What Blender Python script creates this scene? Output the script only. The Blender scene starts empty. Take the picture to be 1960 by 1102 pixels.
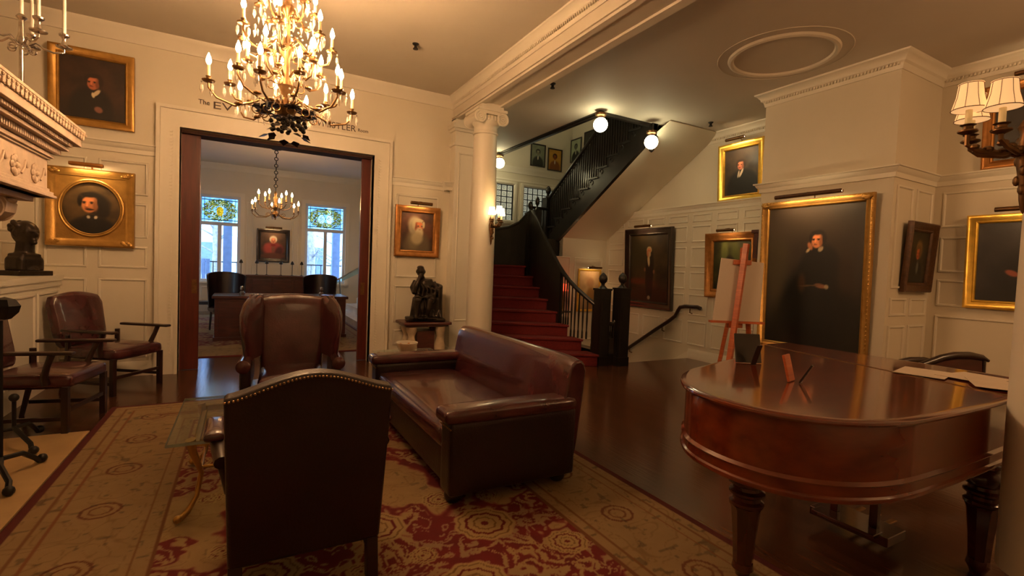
import bpy, bmesh, math, random
import numpy as np
from mathutils import Matrix, Vector
random.seed(7); rng = np.random.RandomState(3)
sc = bpy.context.scene
COL = sc.collection
PI = math.pi
R = math.radians

# ---------------------------------------------------------------- camera
yaw, pit, rol, FPX = R(28.95), R(-2.25), R(2.25), 930.0
cy_, sy_ = math.cos(yaw), math.sin(yaw)
Fw = Vector((sy_*math.cos(pit), cy_*math.cos(pit), math.sin(pit)))
R0 = Vector((cy_, -sy_, 0)); U0 = R0.cross(Fw)
Rt = R0*math.cos(rol)+U0*math.sin(rol); Up = -R0*math.sin(rol)+U0*math.cos(rol)
cam = bpy.data.objects.new('camera', bpy.data.cameras.new('camera')); COL.objects.link(cam)
m = Matrix((Rt, Up, -Fw)).transposed().to_4x4(); m.translation = (0, 0, 1.45)
cam.matrix_world = m
cam.data.sensor_width = 36; cam.data.lens = 36*FPX/1960; cam.data.clip_start = .05
sc.camera = cam

# ---------------------------------------------------------------- world, exposure
w = bpy.data.worlds.new('world'); sc.world = w; w.use_nodes = True
nt = w.node_tree; nt.nodes.clear()
wo = nt.nodes.new('ShaderNodeOutputWorld'); bg = nt.nodes.new('ShaderNodeBackground')
bg.inputs[0].default_value = (.50, .75, 1, 1); bg.inputs[1].default_value = 7.5
nt.links.new(bg.outputs[0], wo.inputs[0])
sc.view_settings.view_transform = 'Standard'; sc.view_settings.look = 'None'
sc.view_settings.gamma = 1; sc.view_settings.exposure = 0.12
try: sc.cycles.max_bounces = 8; sc.cycles.caustics_reflective = False; sc.cycles.caustics_refractive = False; sc.cycles.sample_clamp_indirect = 4
except Exception: pass
WARM = (1, .55, .25); GREENISH = (1, .84, .42)
def lamp(name, kind, loc, power, color, size=.1, rot=None, sx=None, sy=None, spot=None):
    l = bpy.data.lights.new(name, kind); l.energy = power; l.color = color
    if kind == 'AREA':
        l.shape = 'RECTANGLE'; l.size = sx; l.size_y = sy
    else: l.shadow_soft_size = size
    if spot: l.spot_size = spot; l.spot_blend = .8
    o = bpy.data.objects.new(name, l); COL.objects.link(o); o.location = loc
    if rot: o.rotation_euler = rot
    return o
# warm point lights added behind the camera for presumed, unseen fixtures
lamp('light_behind_camera', 'POINT', (0.2, -0.9, 3.0), 12, WARM, .35)
lamp('light_hall_front', 'POINT', (5.0, -0.3, 3.0), 72, WARM, .3)
# daylight through the two far windows
for nm_, x_, w_ in (('daylight_left', -.585, .97), ('daylight_right', 2.1, 1.12)):
    po_ = lamp(nm_, 'AREA', (x_, 15.45, 1.95), 1, (1, 1, 1), rot=(R(90), 0, PI), sx=w_, sy=2.3); po_.data.cycles.is_portal = True

# ---------------------------------------------------------------- materials
MATS = {}
def nodes(name):
    m = bpy.data.materials.new(name); m.use_nodes = True
    n = m.node_tree; p = n.nodes['Principled BSDF']; MATS[name] = m
    return m, n, p
def S(p, k, v):
    if k in p.inputs: p.inputs[k].default_value = v
def mat(name, col, rough=.5, metal=0, var=0, scale=8, bump=0, bscale=60, coat=0, spec=None, emit=None, es=0, trans=0, stretch=None, col2=None):
    m, n, p = nodes(name)
    S(p, 'Base Color', (*col, 1)); S(p, 'Roughness', rough); S(p, 'Metallic', metal); S(p, 'Coat Weight', coat); S(p, 'Coat Roughness', .08)
    if spec is not None: S(p, 'Specular IOR Level', spec)
    if trans: S(p, 'Transmission Weight', trans)
    if emit: S(p, 'Emission Color', (*emit, 1)); S(p, 'Emission Strength', es)
    tc = n.nodes.new('ShaderNodeTexCoord'); mp = n.nodes.new('ShaderNodeMapping')
    n.links.new(tc.outputs['Object'], mp.inputs[0])
    if stretch: mp.inputs['Scale'].default_value = stretch
    if var or col2:
        t = n.nodes.new('ShaderNodeTexNoise'); t.inputs['Scale'].default_value = scale; t.inputs['Detail'].default_value = 5
        n.links.new(mp.outputs[0], t.inputs['Vector'])
        r = n.nodes.new('ShaderNodeValToRGB'); r.color_ramp.elements[0].position = .3; r.color_ramp.elements[1].position = .7
        c2 = col2 or tuple(min(1, c*(1+var)) for c in col); c1 = col if col2 else tuple(c*(1-var) for c in col)
        r.color_ramp.elements[0].color = (*c1, 1); r.color_ramp.elements[1].color = (*c2, 1)
        n.links.new(t.outputs['Fac'], r.inputs[0]); n.links.new(r.outputs[0], p.inputs['Base Color'])
    if bump:
        t2 = n.nodes.new('ShaderNodeTexNoise'); t2.inputs['Scale'].default_value = bscale; t2.inputs['Detail'].default_value = 4
        n.links.new(mp.outputs[0], t2.inputs['Vector'])
        b = n.nodes.new('ShaderNodeBump'); b.inputs['Strength'].default_value = bump; b.inputs['Distance'].default_value = .01
        n.links.new(t2.outputs['Fac'], b.inputs['Height']); n.links.new(b.outputs[0], p.inputs['Normal'])
    return m
mat('plaster', (.70, .64, .52), .6, var=.03, scale=1.5, bump=.05, bscale=20)
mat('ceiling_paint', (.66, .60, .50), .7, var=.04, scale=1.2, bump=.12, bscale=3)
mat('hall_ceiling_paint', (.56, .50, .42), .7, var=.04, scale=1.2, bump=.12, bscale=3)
mat('trim_paint', (.76, .71, .60), .4, var=.02, scale=2)
mat('soffit_paint', (.66, .60, .50), .6, var=.03, scale=2)
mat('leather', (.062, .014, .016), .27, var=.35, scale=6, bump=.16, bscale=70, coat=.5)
mat('leather_shaded', (.013, .0035, .0045), .34, var=.3, scale=6, bump=.25, bscale=90, coat=.15)  # same leather, with the shade of its unlit faces put into the colour
mat('dark_wood', (.020, .007, .005), .3, var=.3, scale=5, stretch=(1, 1, 8), coat=.2)
mat('black_wood', (.010, .008, .007), .33, var=.3, scale=6, coat=.15)
mat('door_wood', (.085, .012, .008), .35, var=.3, scale=4, stretch=(6, 6, .6), coat=.3)
mat('desk_wood', (.065, .014, .010), .35, var=.3, scale=4, stretch=(1, 6, 6), coat=.2)
mat('mahogany', (.20, .034, .010), .16, scale=2.2, stretch=(1, 5, 7), col2=(.105, .017, .007), coat=.9, bump=.02, bscale=6)
mat('gilt', (.50, .29, .08), .40, metal=.8, var=.14, scale=14, bump=.15, bscale=60)
mat('bright_gilt', (.86, .56, .10), .33, metal=.75, var=.12, scale=14, bump=.12, bscale=60)
mat('copper_gilt', (.42, .19, .055), .38, metal=.75, var=.2, scale=14, bump=.18, bscale=60)
mat('brown_frame', (.085, .038, .016), .4, metal=.2, var=.3, scale=25, bump=.3, bscale=50)
mat('brown_matte', (.05, .018, .010), .8)
mat('glass_edge', (.30, .36, .30), .2, coat=.5)
mat('black_frame', (.018, .012, .010), .3, var=.2, coat=.4)
mat('brass', (.27, .16, .07), .36, metal=1, var=.25, scale=20)
mat('dark_brass', (.16, .085, .035), .4, metal=.8, var=.3, scale=20)
mat('silver', (.50, .46, .42), .25, metal=1, var=.3, scale=30)
mat('iron', (.012, .011, .011), .45, metal=.4)
mat('bronze', (.028, .020, .015), .34, metal=.6, var=.4, scale=9, bump=.3, bscale=30)
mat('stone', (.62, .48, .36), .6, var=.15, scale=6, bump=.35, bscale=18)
mat('stone_recess_shade', (.30, .20, .13), .7, var=.2, scale=12, bump=.4, bscale=30)  # darker copy of the hood stone, shade of the recessed bands in its colour
mat('hearth_stone', (.50, .33, .15), .5, var=.12, scale=3, bump=.1, bscale=20)
mat('stone_cream', (.55, .44, .30), .55, var=.2, scale=9, bump=.4, bscale=24)
mat('marble', (.62, .60, .58), .25, var=.1, scale=5)
mat('stair_carpet', (.155, .010, .012), .9, var=.18, scale=40, bump=.6, bscale=400)
mat('candle', (.80, .62, .34), .5, emit=(1, .6, .2), es=.15)
mat('white_candle', (.80, .76, .66), .5)
mat('shade_cloth', (.80, .62, .36), .8, emit=(1, .52, .20), es=.75)
mat('shade_far', (.9, .8, .6), .8, emit=(1, .72, .36), es=9)
mat('bulb', (1, .8, .5), .3, emit=(1, .56, .26), es=430)
mat('bulb_small', (1, .8, .5), .3, emit=(1, .55, .22), es=120)
mat('globe_glass', (1, 1, .9), .3, emit=(1, .88, .52), es=22)
mat('lamp_strip', (1, .9, .7), .3, emit=(1, .68, .33), es=14)
mat('red_lamp', (.8, .05, .02), .4, emit=(1, .06, .02), es=2.5)
mat('white_board', (.62, .54, .46), .6)
mat('easel_wood', (.52, .13, .045), .4, var=.2, scale=6, stretch=(1, 1, 8))
mat('paper', (.62, .52, .42), .6, var=.05)
mat('lettering', (.05, .028, .018), .6)
mat('window_paint', (.62, .66, .72), .4)
mat('outdoor_blue', (.13, .20, .40), .6, var=.15)
mat('outdoor_pale', (.80, .86, .92), .8, var=.4, scale=3)
mat('bark', (.30, .30, .32), .9, var=.3, scale=12, bump=.6, bscale=30)
mat('foliage', (.14, .20, .12), .9, var=.3)
mat('chrome', (.6, .7, .75), .15, metal=1)
mat('orange_light', (.9, .45, .2), .5, emit=(1, .45, .15), es=.8)
def glassy(name, col, rough, alpha, tint=(1, 1, 1)):
    m, n, p = nodes(name)
    S(p, 'Base Color', (*col, 1)); S(p, 'Roughness', rough); S(p, 'Specular IOR Level', .8)
    tr = n.nodes.new('ShaderNodeBsdfTransparent'); tr.inputs[0].default_value = (*tint, 1)
    mx = n.nodes.new('ShaderNodeMixShader'); out = n.nodes['Material Output']
    fr = n.nodes.new('ShaderNodeFresnel'); fr.inputs[0].default_value = 1.45
    ad = n.nodes.new('ShaderNodeMath'); ad.operation = 'ADD'; ad.inputs[1].default_value = alpha; ad.use_clamp = True
    ge = n.nodes.new('ShaderNodeNewGeometry'); iv = n.nodes.new('ShaderNodeMath'); iv.operation = 'SUBTRACT'; iv.inputs[0].default_value = 1; n.links.new(ge.outputs['Backfacing'], iv.inputs[1])
    ml = n.nodes.new('ShaderNodeMath'); ml.operation = 'MULTIPLY'; n.links.new(ad.outputs[0], ml.inputs[0]); n.links.new(iv.outputs[0], ml.inputs[1])
    n.links.new(fr.outputs[0], ad.inputs[0]); n.links.new(ml.outputs[0], mx.inputs[0])
    n.links.new(tr.outputs[0], mx.inputs[1]); n.links.new(p.outputs[0], mx.inputs[2]); n.links.new(mx.outputs[0], out.inputs[0])
    return m
glassy('table_glass', (.35, .38, .33), .05, .0, (.88, .93, .88))
glassy('crystal', (.95, .88, .74), .08, .40)
glassy('window_glass', (.5, .6, .7), .03, .02)
glassy('rail_glass', (.5, .75, .85), .05, .35, (.7, .9, .95))
# hardwood floor
m, n, p = nodes('floor_wood')
tc = n.nodes.new('ShaderNodeTexCoord'); mp = n.nodes.new('ShaderNodeMapping'); n.links.new(tc.outputs['Object'], mp.inputs[0]); mp.inputs['Rotation'].default_value = (0, 0, PI/2)
br = n.nodes.new('ShaderNodeTexBrick'); br.inputs['Scale'].default_value = 1; br.inputs['Brick Width'].default_value = 1.6; br.inputs['Row Height'].default_value = .085
br.inputs['Mortar Size'].default_value = .0015; br.inputs['Color1'].default_value = (.115, .045, .022, 1); br.inputs['Color2'].default_value = (.080, .030, .015, 1); br.inputs['Mortar'].default_value = (.012, .004, .002, 1)
n.links.new(mp.outputs[0], br.inputs['Vector'])
ns = n.nodes.new('ShaderNodeTexNoise'); ns.inputs['Scale'].default_value = 3; mp2 = n.nodes.new('ShaderNodeMapping'); mp2.inputs['Scale'].default_value = (12, 1, 1)
n.links.new(tc.outputs['Object'], mp2.inputs[0]); n.links.new(mp2.outputs[0], ns.inputs['Vector'])
mx = n.nodes.new('ShaderNodeMixRGB'); mx.blend_type = 'MULTIPLY'; mx.inputs[0].default_value = .6; n.links.new(br.outputs[0], mx.inputs[1]); n.links.new(ns.outputs['Fac'], mx.inputs[2])
gm = n.nodes.new('ShaderNodeMixRGB'); gm.blend_type = 'ADD'; gm.inputs[0].default_value = 1; n.links.new(mx.outputs[0], gm.inputs[1]); gm.inputs[2].default_value = (.012, .004, .002, 1)
n.links.new(gm.outputs[0], p.inputs['Base Color']); S(p, 'Roughness', .17); S(p, 'Specular IOR Level', .6)
bp = n.nodes.new('ShaderNodeBump'); bp.inputs['Strength'].default_value = .06; bp.inputs['Distance'].default_value = .01; n.links.new(ns.outputs['Fac'], bp.inputs['Height']); n.links.new(bp.outputs[0], p.inputs['Normal'])
# surfaces whose colours are woven or painted into them
def vmat(name, rough, bump=0, bs=200, coat=0, trans=False):
    m, n, p = nodes(name); a = n.nodes.new('ShaderNodeAttribute'); a.attribute_name = 'pigment'
    S(p, 'Roughness', rough); S(p, 'Coat Weight', coat); S(p, 'Coat Roughness', .15)
    if trans:
        t = n.nodes.new('ShaderNodeBsdfTransparent'); n.links.new(a.outputs['Color'], t.inputs[0])
        g = n.nodes.new('ShaderNodeBsdfTranslucent'); n.links.new(a.outputs['Color'], g.inputs[0])
        mx = n.nodes.new('ShaderNodeMixShader'); mx.inputs[0].default_value = .3
        n.links.new(t.outputs[0], mx.inputs[1]); n.links.new(g.outputs[0], mx.inputs[2]); n.links.new(mx.outputs[0], n.nodes['Material Output'].inputs[0]); return
    n.links.new(a.outputs['Color'], p.inputs['Base Color'])
    if bump:
        t2 = n.nodes.new('ShaderNodeTexNoise'); t2.inputs['Scale'].default_value = bs
        tc = n.nodes.new('ShaderNodeTexCoord'); n.links.new(tc.outputs['Object'], t2.inputs['Vector'])
        b = n.nodes.new('ShaderNodeBump'); b.inputs['Strength'].default_value = bump; b.inputs['Distance'].default_value = .004
        n.links.new(t2.outputs['Fac'], b.inputs['Height']); n.links.new(b.outputs[0], p.inputs['Normal'])
vmat('woven', .95, .6, 260); vmat('oil_paint', .5, .15, 60, .12); vmat('stained_glass', .2, trans=True)

# ---------------------------------------------------------------- mesh tools
class MB:
    def __init__(s): s.v = []; s.f = []; s.M = Matrix.Identity(4)
    def add(s, vs, fs):
        k = len(s.v); s.v += [tuple(s.M @ Vector(v)) for v in vs]; s.f += [tuple(i+k for i in f) for f in fs]; return s
    def box(s, x0, x1, y0, y1, z0, z1):
        return s.add([(x, y, z) for z in (z0, z1) for y in (y0, y1) for x in (x0, x1)], [(0, 2, 3, 1), (4, 5, 7, 6), (0, 1, 5, 4), (2, 6, 7, 3), (0, 4, 6, 2), (1, 3, 7, 5)])
    def prism(s, pts, a, b, ax=2):
        n = len(pts)
        def c(p, h): return (p[0], p[1], h) if ax == 2 else (p[0], h, p[1]) if ax == 1 else (h, p[0], p[1])
        return s.add([c(p, a) for p in pts]+[c(p, b) for p in pts], [tuple(range(n-1, -1, -1)), tuple(range(n, 2*n))]+[(i, (i+1) % n, n+(i+1) % n, n+i) for i in range(n)])
    def rings(s, rings, close=True, caps=True):
        n = len(rings[0]); vs = [p for r in rings for p in r]; fs = []
        for k in range(len(rings)-1):
            for i in range(n if close else n-1):
                j = (i+1) % n; fs.append((k*n+i, k*n+j, (k+1)*n+j, (k+1)*n+i))
        if caps and close: fs += [tuple(range(n-1, -1, -1)), tuple(range((len(rings)-1)*n, len(rings)*n))]
        return s.add(vs, fs)
    def lathe(s, prof, c=(0, 0, 0), n=20, sq=False):
        rs = []
        for r, z in prof:
            r = max(r, 1e-4)
            rs.append([(c[0]+r*math.cos(2*PI*i/n+(PI/4 if n == 4 else 0)), c[1]+r*math.sin(2*PI*i/n+(PI/4 if n == 4 else 0)), c[2]+z) for i in range(n)])
        return s.rings(rs)
    def tube(s, pts, r, n=8, closed=False):
        pts = [Vector(p) for p in pts]; rr = r if isinstance(r, (list, tuple)) else [r]*len(pts); rs = []; nrm = None
        for i, p in enumerate(pts):
            t = (pts[min(i+1, len(pts)-1)]-pts[max(i-1, 0)])
            if t.length < 1e-9: t = Vector((0, 0, 1))
            t.normalize()
            if nrm is None:
                nrm = t.cross(Vector((0, 0, 1)) if abs(t.z) < .9 else Vector((1, 0, 0))).normalized()
            else:
                nrm = (nrm-t*nrm.dot(t)); nrm = nrm.normalized() if nrm.length > 1e-6 else t.orthogonal().normalized()
            b = t.cross(nrm)
            rs.append([tuple(p+(nrm*math.cos(2*PI*k/n)+b*math.sin(2*PI*k/n))*rr[i]) for k in range(n)])
        return s.rings(rs)
    def ball(s, c, r, n=12, m=8):
        r = r if isinstance(r, (tuple, list)) else (r, r, r)
        rs = [[(c[0]+r[0]*math.sin(PI*j/m)*math.cos(2*PI*i/n), c[1]+r[1]*math.sin(PI*j/m)*math.sin(2*PI*i/n), c[2]-r[2]*math.cos(PI*j/m)) for i in range(n)] for j in range(m+1)]
        rs[0] = [(c[0]+1e-4*math.cos(2*PI*i/n), c[1]+1e-4*math.sin(2*PI*i/n), c[2]-r[2]) for i in range(n)]
        rs[-1] = [(c[0]+1e-4*math.cos(2*PI*i/n), c[1]+1e-4*math.sin(2*PI*i/n), c[2]+r[2]) for i in range(n)]
        return s.rings(rs)
    def torus(s, c, Rr, r, n=32, k=8, ax=2, sx=1, sy=1, a0=0, a1=2*PI):
        rs = []; full = abs(a1-a0-2*PI) < 1e-6; cnt = n if full else n+1
        for i in range(cnt):
            a = a0+(a1-a0)*i/n; ring = []
            for j in range(k):
                b = 2*PI*j/k; rad = Rr+r*math.cos(b); x, y, z = rad*math.cos(a)*sx, rad*math.sin(a)*sy, r*math.sin(b)
                q = (x, y, z) if ax == 2 else (x, z, y) if ax == 1 else (z, x, y)
                ring.append((c[0]+q[0], c[1]+q[1], c[2]+q[2]))
            rs.append(ring)
        if full: rs.append(rs[0])
        return s.rings(rs, caps=not full)
    def rbox(s, c, size, r, bulge=(0, 0, 0), n=10):
        h = [v/2 for v in size]; r = min([r]+[x*.98 for x in h]); vs = []; fs = []
        for ax in range(3):
            for sg in (-1, 1):
                k0 = len(vs); u, v = (ax+1) % 3, (ax+2) % 3
                for i in range(n+1):
                    for j in range(n+1):
                        p = [0, 0, 0]; p[ax] = sg*h[ax]
                        fu = math.sin((i/n-.5)*PI); fv = math.sin((j/n-.5)*PI)
                        p[u] = fu*h[u]; p[v] = fv*h[v]
                        q = [max(-(h[a]-r), min(h[a]-r, p[a])) for a in range(3)]
                        d = Vector(p)-Vector(q); d = d.normalized()*r if d.length > 1e-9 else d
                        o = Vector(q)+d
                        o[ax] += sg*bulge[ax]*(1-fu*fu)*(1-fv*fv)
                        vs.append((c[0]+o.x, c[1]+o.y, c[2]+o.z))
                for i in range(n):
                    for j in range(n):
                        a = k0+i*(n+1)+j; q4 = (a, a+1, a+n+2, a+n+1); fs.append(q4 if sg < 0 else q4[::-1])
        return s.add(vs, fs)
    def frame(s, w, h, prof, y=0):
        # picture-frame profile: (inset, depth towards the viewer) ; wall side at y
        rs = []
        for ins, d in prof:
            a, b = w/2-ins, h/2-ins
            rs.append([(-a, y-d, -b), (a, y-d, -b), (a, y-d, b), (-a, y-d, b)])
        return s.rings(rs, caps=False)
    def sweep(s, path, prof):
        # profile (out, z) swept along a horizontal path; 'out' is to the right of travel, mitred
        P = [Vector((p[0], p[1])) for p in path]; rs = []
        for i, p in enumerate(P):
            d0 = (P[i]-P[i-1]).normalized() if i else None; d1 = (P[i+1]-P[i]).normalized() if i < len(P)-1 else None
            d0 = d0 or d1; d1 = d1 or d0
            n0 = Vector((d0.y, -d0.x)); n1 = Vector((d1.y, -d1.x)); nn = (n0+n1).normalized(); k = 1/max(.3, nn.dot(n0))
            rs.append([(p.x+nn.x*o*k, p.y+nn.y*o*k, z) for o, z in prof])
        return s.rings(rs)
    def build(s, name, m, parent=None, bevel=0, angle=38, loc=None, rot=None, sub=0, merge=True):
        me = bpy.data.meshes.new(name); me.from_pydata(s.v, [], s.f)
        bm = bmesh.new(); bm.from_mesh(me)
        if merge: bmesh.ops.remove_doubles(bm, verts=bm.verts, dist=1e-5)
        bmesh.ops.recalc_face_normals(bm, faces=bm.faces)
        for f in bm.faces: f.smooth = True
        bm.to_mesh(me); bm.free()
        if not bevel: me.set_sharp_from_angle(angle=R(angle))
        me.materials.append(MATS[m] if isinstance(m, str) else m)
        o = bpy.data.objects.new(name, me); COL.objects.link(o)
        if bevel:
            b = o.modifiers.new('bevel', 'BEVEL'); b.width = bevel; b.segments = 3; b.limit_method = 'ANGLE'; b.angle_limit = R(35); b.harden_normals = True
        if sub:
            q = o.modifiers.new('sub', 'SUBSURF'); q.levels = sub; q.render_levels = sub
        if parent: o.parent = parent
        if loc: o.location = loc
        if rot: o.rotation_euler = rot
        return o
def clay(s, name, m, parent, voxel=.01, smooth=4):
    # fuse overlapping closed forms into one continuous surface
    o = s.build('tmp', m, None, merge=False)
    r = o.modifiers.new('r', 'REMESH'); r.mode = 'VOXEL'; r.voxel_size = voxel
    q = o.modifiers.new('s', 'SMOOTH'); q.iterations = smooth; q.factor = .5
    dg = bpy.context.evaluated_depsgraph_get(); dg.update()
    me = bpy.data.meshes.new_from_object(o.evaluated_get(dg)); me.name = name
    bpy.data.objects.remove(o)
    for f in me.polygons: f.use_smooth = True
    if not me.materials: me.materials.append(MATS[m])
    n = bpy.data.objects.new(name, me); COL.objects.link(n); n.parent = parent
    return n
def thing(name, label, cat, loc=(0, 0, 0), rz=0, group=None, rot=None):
    o = bpy.data.objects.new(name, None); COL.objects.link(o); o.empty_display_size = .1
    o.location = loc; o.rotation_euler = rot or (0, 0, rz)
    return tag(o, label, cat, group)
def tag(o, label, cat, group=None):
    o['label'] = label; o['category'] = cat
    if group: o['group'] = group
    return o
def struct(o): o['kind'] = 'structure'; return o
def copy_tree(o, parent=None):
    c = o.copy(); COL.objects.link(c)
    if parent: c.parent = parent
    for ch in list(o.children): copy_tree(ch, c)
    return c
def dup(o, label, loc, rz=None, group=None):
    c = copy_tree(o); c['label'] = label; c.location = loc
    if rz is not None: c.rotation_euler = (0, 0, rz)
    if group: c['group'] = group
    return c
def lin(c):
    c = np.asarray(c, float)
    return np.where(c <= .04045, c/12.92, ((c+.055)/1.055)**2.4)
def painted(name, img, w, h, m, parent=None, horizontal=False, loc=None):
    # img[row(from bottom), col] sRGB; a fine grid carrying its pigment per vertex
    H, W = img.shape[:2]; X, Y = np.meshgrid(np.linspace(-w/2, w/2, W), np.linspace(-h/2, h/2, H))
    co = np.zeros((H*W, 3)); co[:, 0] = X.ravel()
    if horizontal: co[:, 1] = Y.ravel()
    else: co[:, 2] = Y.ravel()
    i = np.arange(H*W).reshape(H, W); q = np.stack([i[:-1, :-1], i[:-1, 1:], i[1:, 1:], i[1:, :-1]], -1).reshape(-1, 4)
    me = bpy.data.meshes.new(name); me.vertices.add(H*W); me.vertices.foreach_set('co', co.ravel())
    me.loops.add(q.size); me.loops.foreach_set('vertex_index', q.ravel().astype(np.int32))
    me.polygons.add(len(q)); me.polygons.foreach_set('loop_start', (np.arange(len(q))*4).astype(np.int32)); me.update(calc_edges=True)
    a = me.color_attributes.new('pigment', 'FLOAT_COLOR', 'POINT'); c = np.ones((H*W, 4)); c[:, :3] = lin(np.clip(img, 0, 1)).reshape(-1, 3)
    a.data.foreach_set('color', c.ravel()); me.materials.append(MATS[m]); me.validate()
    o = bpy.data.objects.new(name, me); COL.objects.link(o)
    if parent: o.parent = parent
    if loc: o.location = loc
    return o
def vnoise(x, y, seed=0):
    g = np.random.RandomState(seed).rand(64, 64); xi = np.floor(x).astype(int); yi = np.floor(y).astype(int)
    fx = x-xi; fy = y-yi; fx = fx*fx*(3-2*fx); fy = fy*fy*(3-2*fy)
    a = g[yi % 64, xi % 64]; b = g[yi % 64, (xi+1) % 64]; c = g[(yi+1) % 64, xi % 64]; d = g[(yi+1) % 64, (xi+1) % 64]
    return (a*(1-fx)+b*fx)*(1-fy)+(c*(1-fx)+d*fx)*fy
def fbm(x, y, seed=0, o=3): return sum(vnoise(x*2**k, y*2**k, seed+k)/2**k for k in range(o))/sum(1/2**k for k in range(o))
def ss(e0, e1, x): t = np.clip((x-e0)/(e1-e0), 0, 1); return t*t*(3-2*t)
HX = {}
def wallxf(wall):   # local: x along the wall, -y out of it, z up
    return {'back': 0, 'right': -PI/2, 'left': PI/2}[wall]
# ================================================================ THE SETTING
b = MB(); b.box(-2.45, 5.35, -2, 8.3, -.1, 0); b.box(5.35, 6.9, -2, 5.95, -.1, 0); b.box(-3, 3.2, 8.3, 15.3, -.1, 0); b.box(-3, -2.45, 7.5, 8.3, -.1, 0); b.box(3.2, 5.2, 8.3, 9.9, -.1, 0); b.box(5.2, 6.9, 8.42, 9.9, -.1, 0)
struct(b.build('floor', 'floor_wood', merge=False))
b = MB(); b.box(-2.45, 2.82, -2, 7.21, 4.05, 4.15)
struct(b.build('ceiling', 'ceiling_paint'))
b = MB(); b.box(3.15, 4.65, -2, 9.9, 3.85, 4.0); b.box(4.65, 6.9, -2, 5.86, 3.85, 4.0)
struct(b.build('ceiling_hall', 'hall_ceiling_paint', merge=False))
struct(MB().box(4.4, 6.95, 5.5, 9.9, 5.5, 5.6).build('ceiling_stairwell', 'ceiling_paint'))
struct(MB().box(-3, 3.2, 7.55, 15.3, 3.95, 4.05).build('ceiling_far_room', 'ceiling_paint'))
# wall with the wide doorway
b = MB(); b.box(-2.45, -.7, 7.21, 7.55, 0, 4.1); b.box(1.62, 3.2, 7.21, 7.55, 0, 4.1); b.box(-.7, 1.62, 7.21, 7.55, 3.0, 4.1)
struct(b.build('wall_back', 'plaster', merge=False))
struct(MB().box(-2.6, -2.45, -2, 7.55, 0, 4.1).build('wall_left', 'plaster'))
struct(MB().box(-2.6, 7.05, -2.15, -2, 0, 4.1).build('wall_front', 'plaster'))
b = MB(); b.box(6.9, 7.05, -2.15, 9.9, -1.9, 5.6)
struct(b.build('wall_right', 'plaster'))
struct(MB().box(5.95, 6.9, 2.58, 4.08, 0, 3.85).build('wall_chimney_breast', 'plaster'))
# stairwell walls
b = MB()
b.box(4.0, 4.9, 9.75, 9.9, 0, 5.5); b.box(4.9, 5.33, 9.75, 9.9, 0, 2.55); b.box(4.9, 5.33, 9.75, 9.9, 3.34, 5.5); b.box(5.33, 5.6, 9.75, 9.9, 0, 5.5)
b.box(5.6, 6.4, 9.75, 9.9, 0, 2.5); b.box(5.6, 6.4, 9.75, 9.9, 3.34, 5.5); b.box(6.4, 6.9, 9.75, 9.9, 0, 5.5)
struct(b.build('wall_stairwell_far', 'plaster', merge=False))
struct(MB().box(4.5, 4.65, 5.7, 9.9, 4.0, 5.5).build('wall_stairwell_left', 'plaster'))
struct(MB().box(4.65, 6.9, 5.72, 5.86, 4.0, 5.5).build('wall_stairwell_near', 'plaster'))
SA = R(28.95)
def SW(D, lat, z=0): return (D*math.sin(SA)+lat*math.cos(SA), D*math.cos(SA)-lat*math.sin(SA), z)
b = MB(); a0 = SW(7.72, -.47); a1 = SW(11.0, -.47); b.prism([a0[:2], a1[:2], (a1[0]-.15, a1[1]), (3.2, 9.9), (3.2, 7.3)], 0, 3.85)
struct(b.build('wall_stair_side', 'plaster'))
struct(MB().prism([(5.3, -1.9), (6.9, -1.9), (6.9, 2.3), (5.75, 2.3), (5.75, 1.72), (5.3, 1.72)], 8.3, 8.42, 1).build('wall_under_landing', 'plaster'))
struct(MB().box(5.2, 5.35, 5.8, 8.42, -1.9, -.1).build('wall_well_side', 'plaster'))
struct(MB().box(5.35, 6.9, 5.8, 5.95, -1.9, -.1).build('wall_well_near', 'plaster'))
struct(MB().box(5.2, 6.9, 5.8, 8.42, -2.0, -1.9).build('floor_lower', 'floor_wood'))
# far room walls with two windows
WL, WR, WZ0, WZ1 = (-1.07, -.10), (1.54, 2.66), .80, 3.11
b = MB(); b.box(-3, WL[0], 15.3, 15.5, 0, 4.05); b.box(WL[1], WR[0], 15.3, 15.5, 0, 4.05); b.box(WR[1], 3.35, 15.3, 15.5, 0, 4.05)
for a, c in (WL, WR): b.box(a, c, 15.3, 15.5, 0, WZ0); b.box(a, c, 15.3, 15.5, WZ1, 4.05)
struct(b.build('wall_far_room_end', 'plaster', merge=False))
struct(MB().box(-3.15, -3, 7.3, 15.5, 0, 4.05).build('wall_far_room_left', 'plaster'))
struct(MB().box(3.2, 3.35, 7.55, 15.5, 0, 4.05).build('wall_far_room_right', 'plaster'))
# beam between the two rooms
b = MB(); b.box(2.82, 3.15, -2, 7.21, 3.72, 4.12); b.box(3.15, 3.2, -2, 7.21, 3.80, 4.05)
b.box(2.80, 2.83, -2, 7.21, 3.745, 3.765); b.box(2.80, 2.87, -2, 7.21, 3.70, 3.725); b.box(3.10, 3.20, -2, 7.21, 3.695, 3.735); b.box(3.14, 3.18, -2, 7.21, 3.735, 3.80)
struct(b.build('ceiling_beam', 'soffit_paint', merge=False))
# ledge along the left wall, under the bust
b = MB(); b.box(-2.45, -1.80, 5.12, 7.21, 0, 1.13); b.box(-2.45, -1.77, 5.10, 7.21, 1.13, 1.19); b.box(-2.45, -1.785, 5.1, 7.21, 1.07, 1.13)
struct(b.build('trim_1', 'trim_paint', merge=False))

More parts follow.
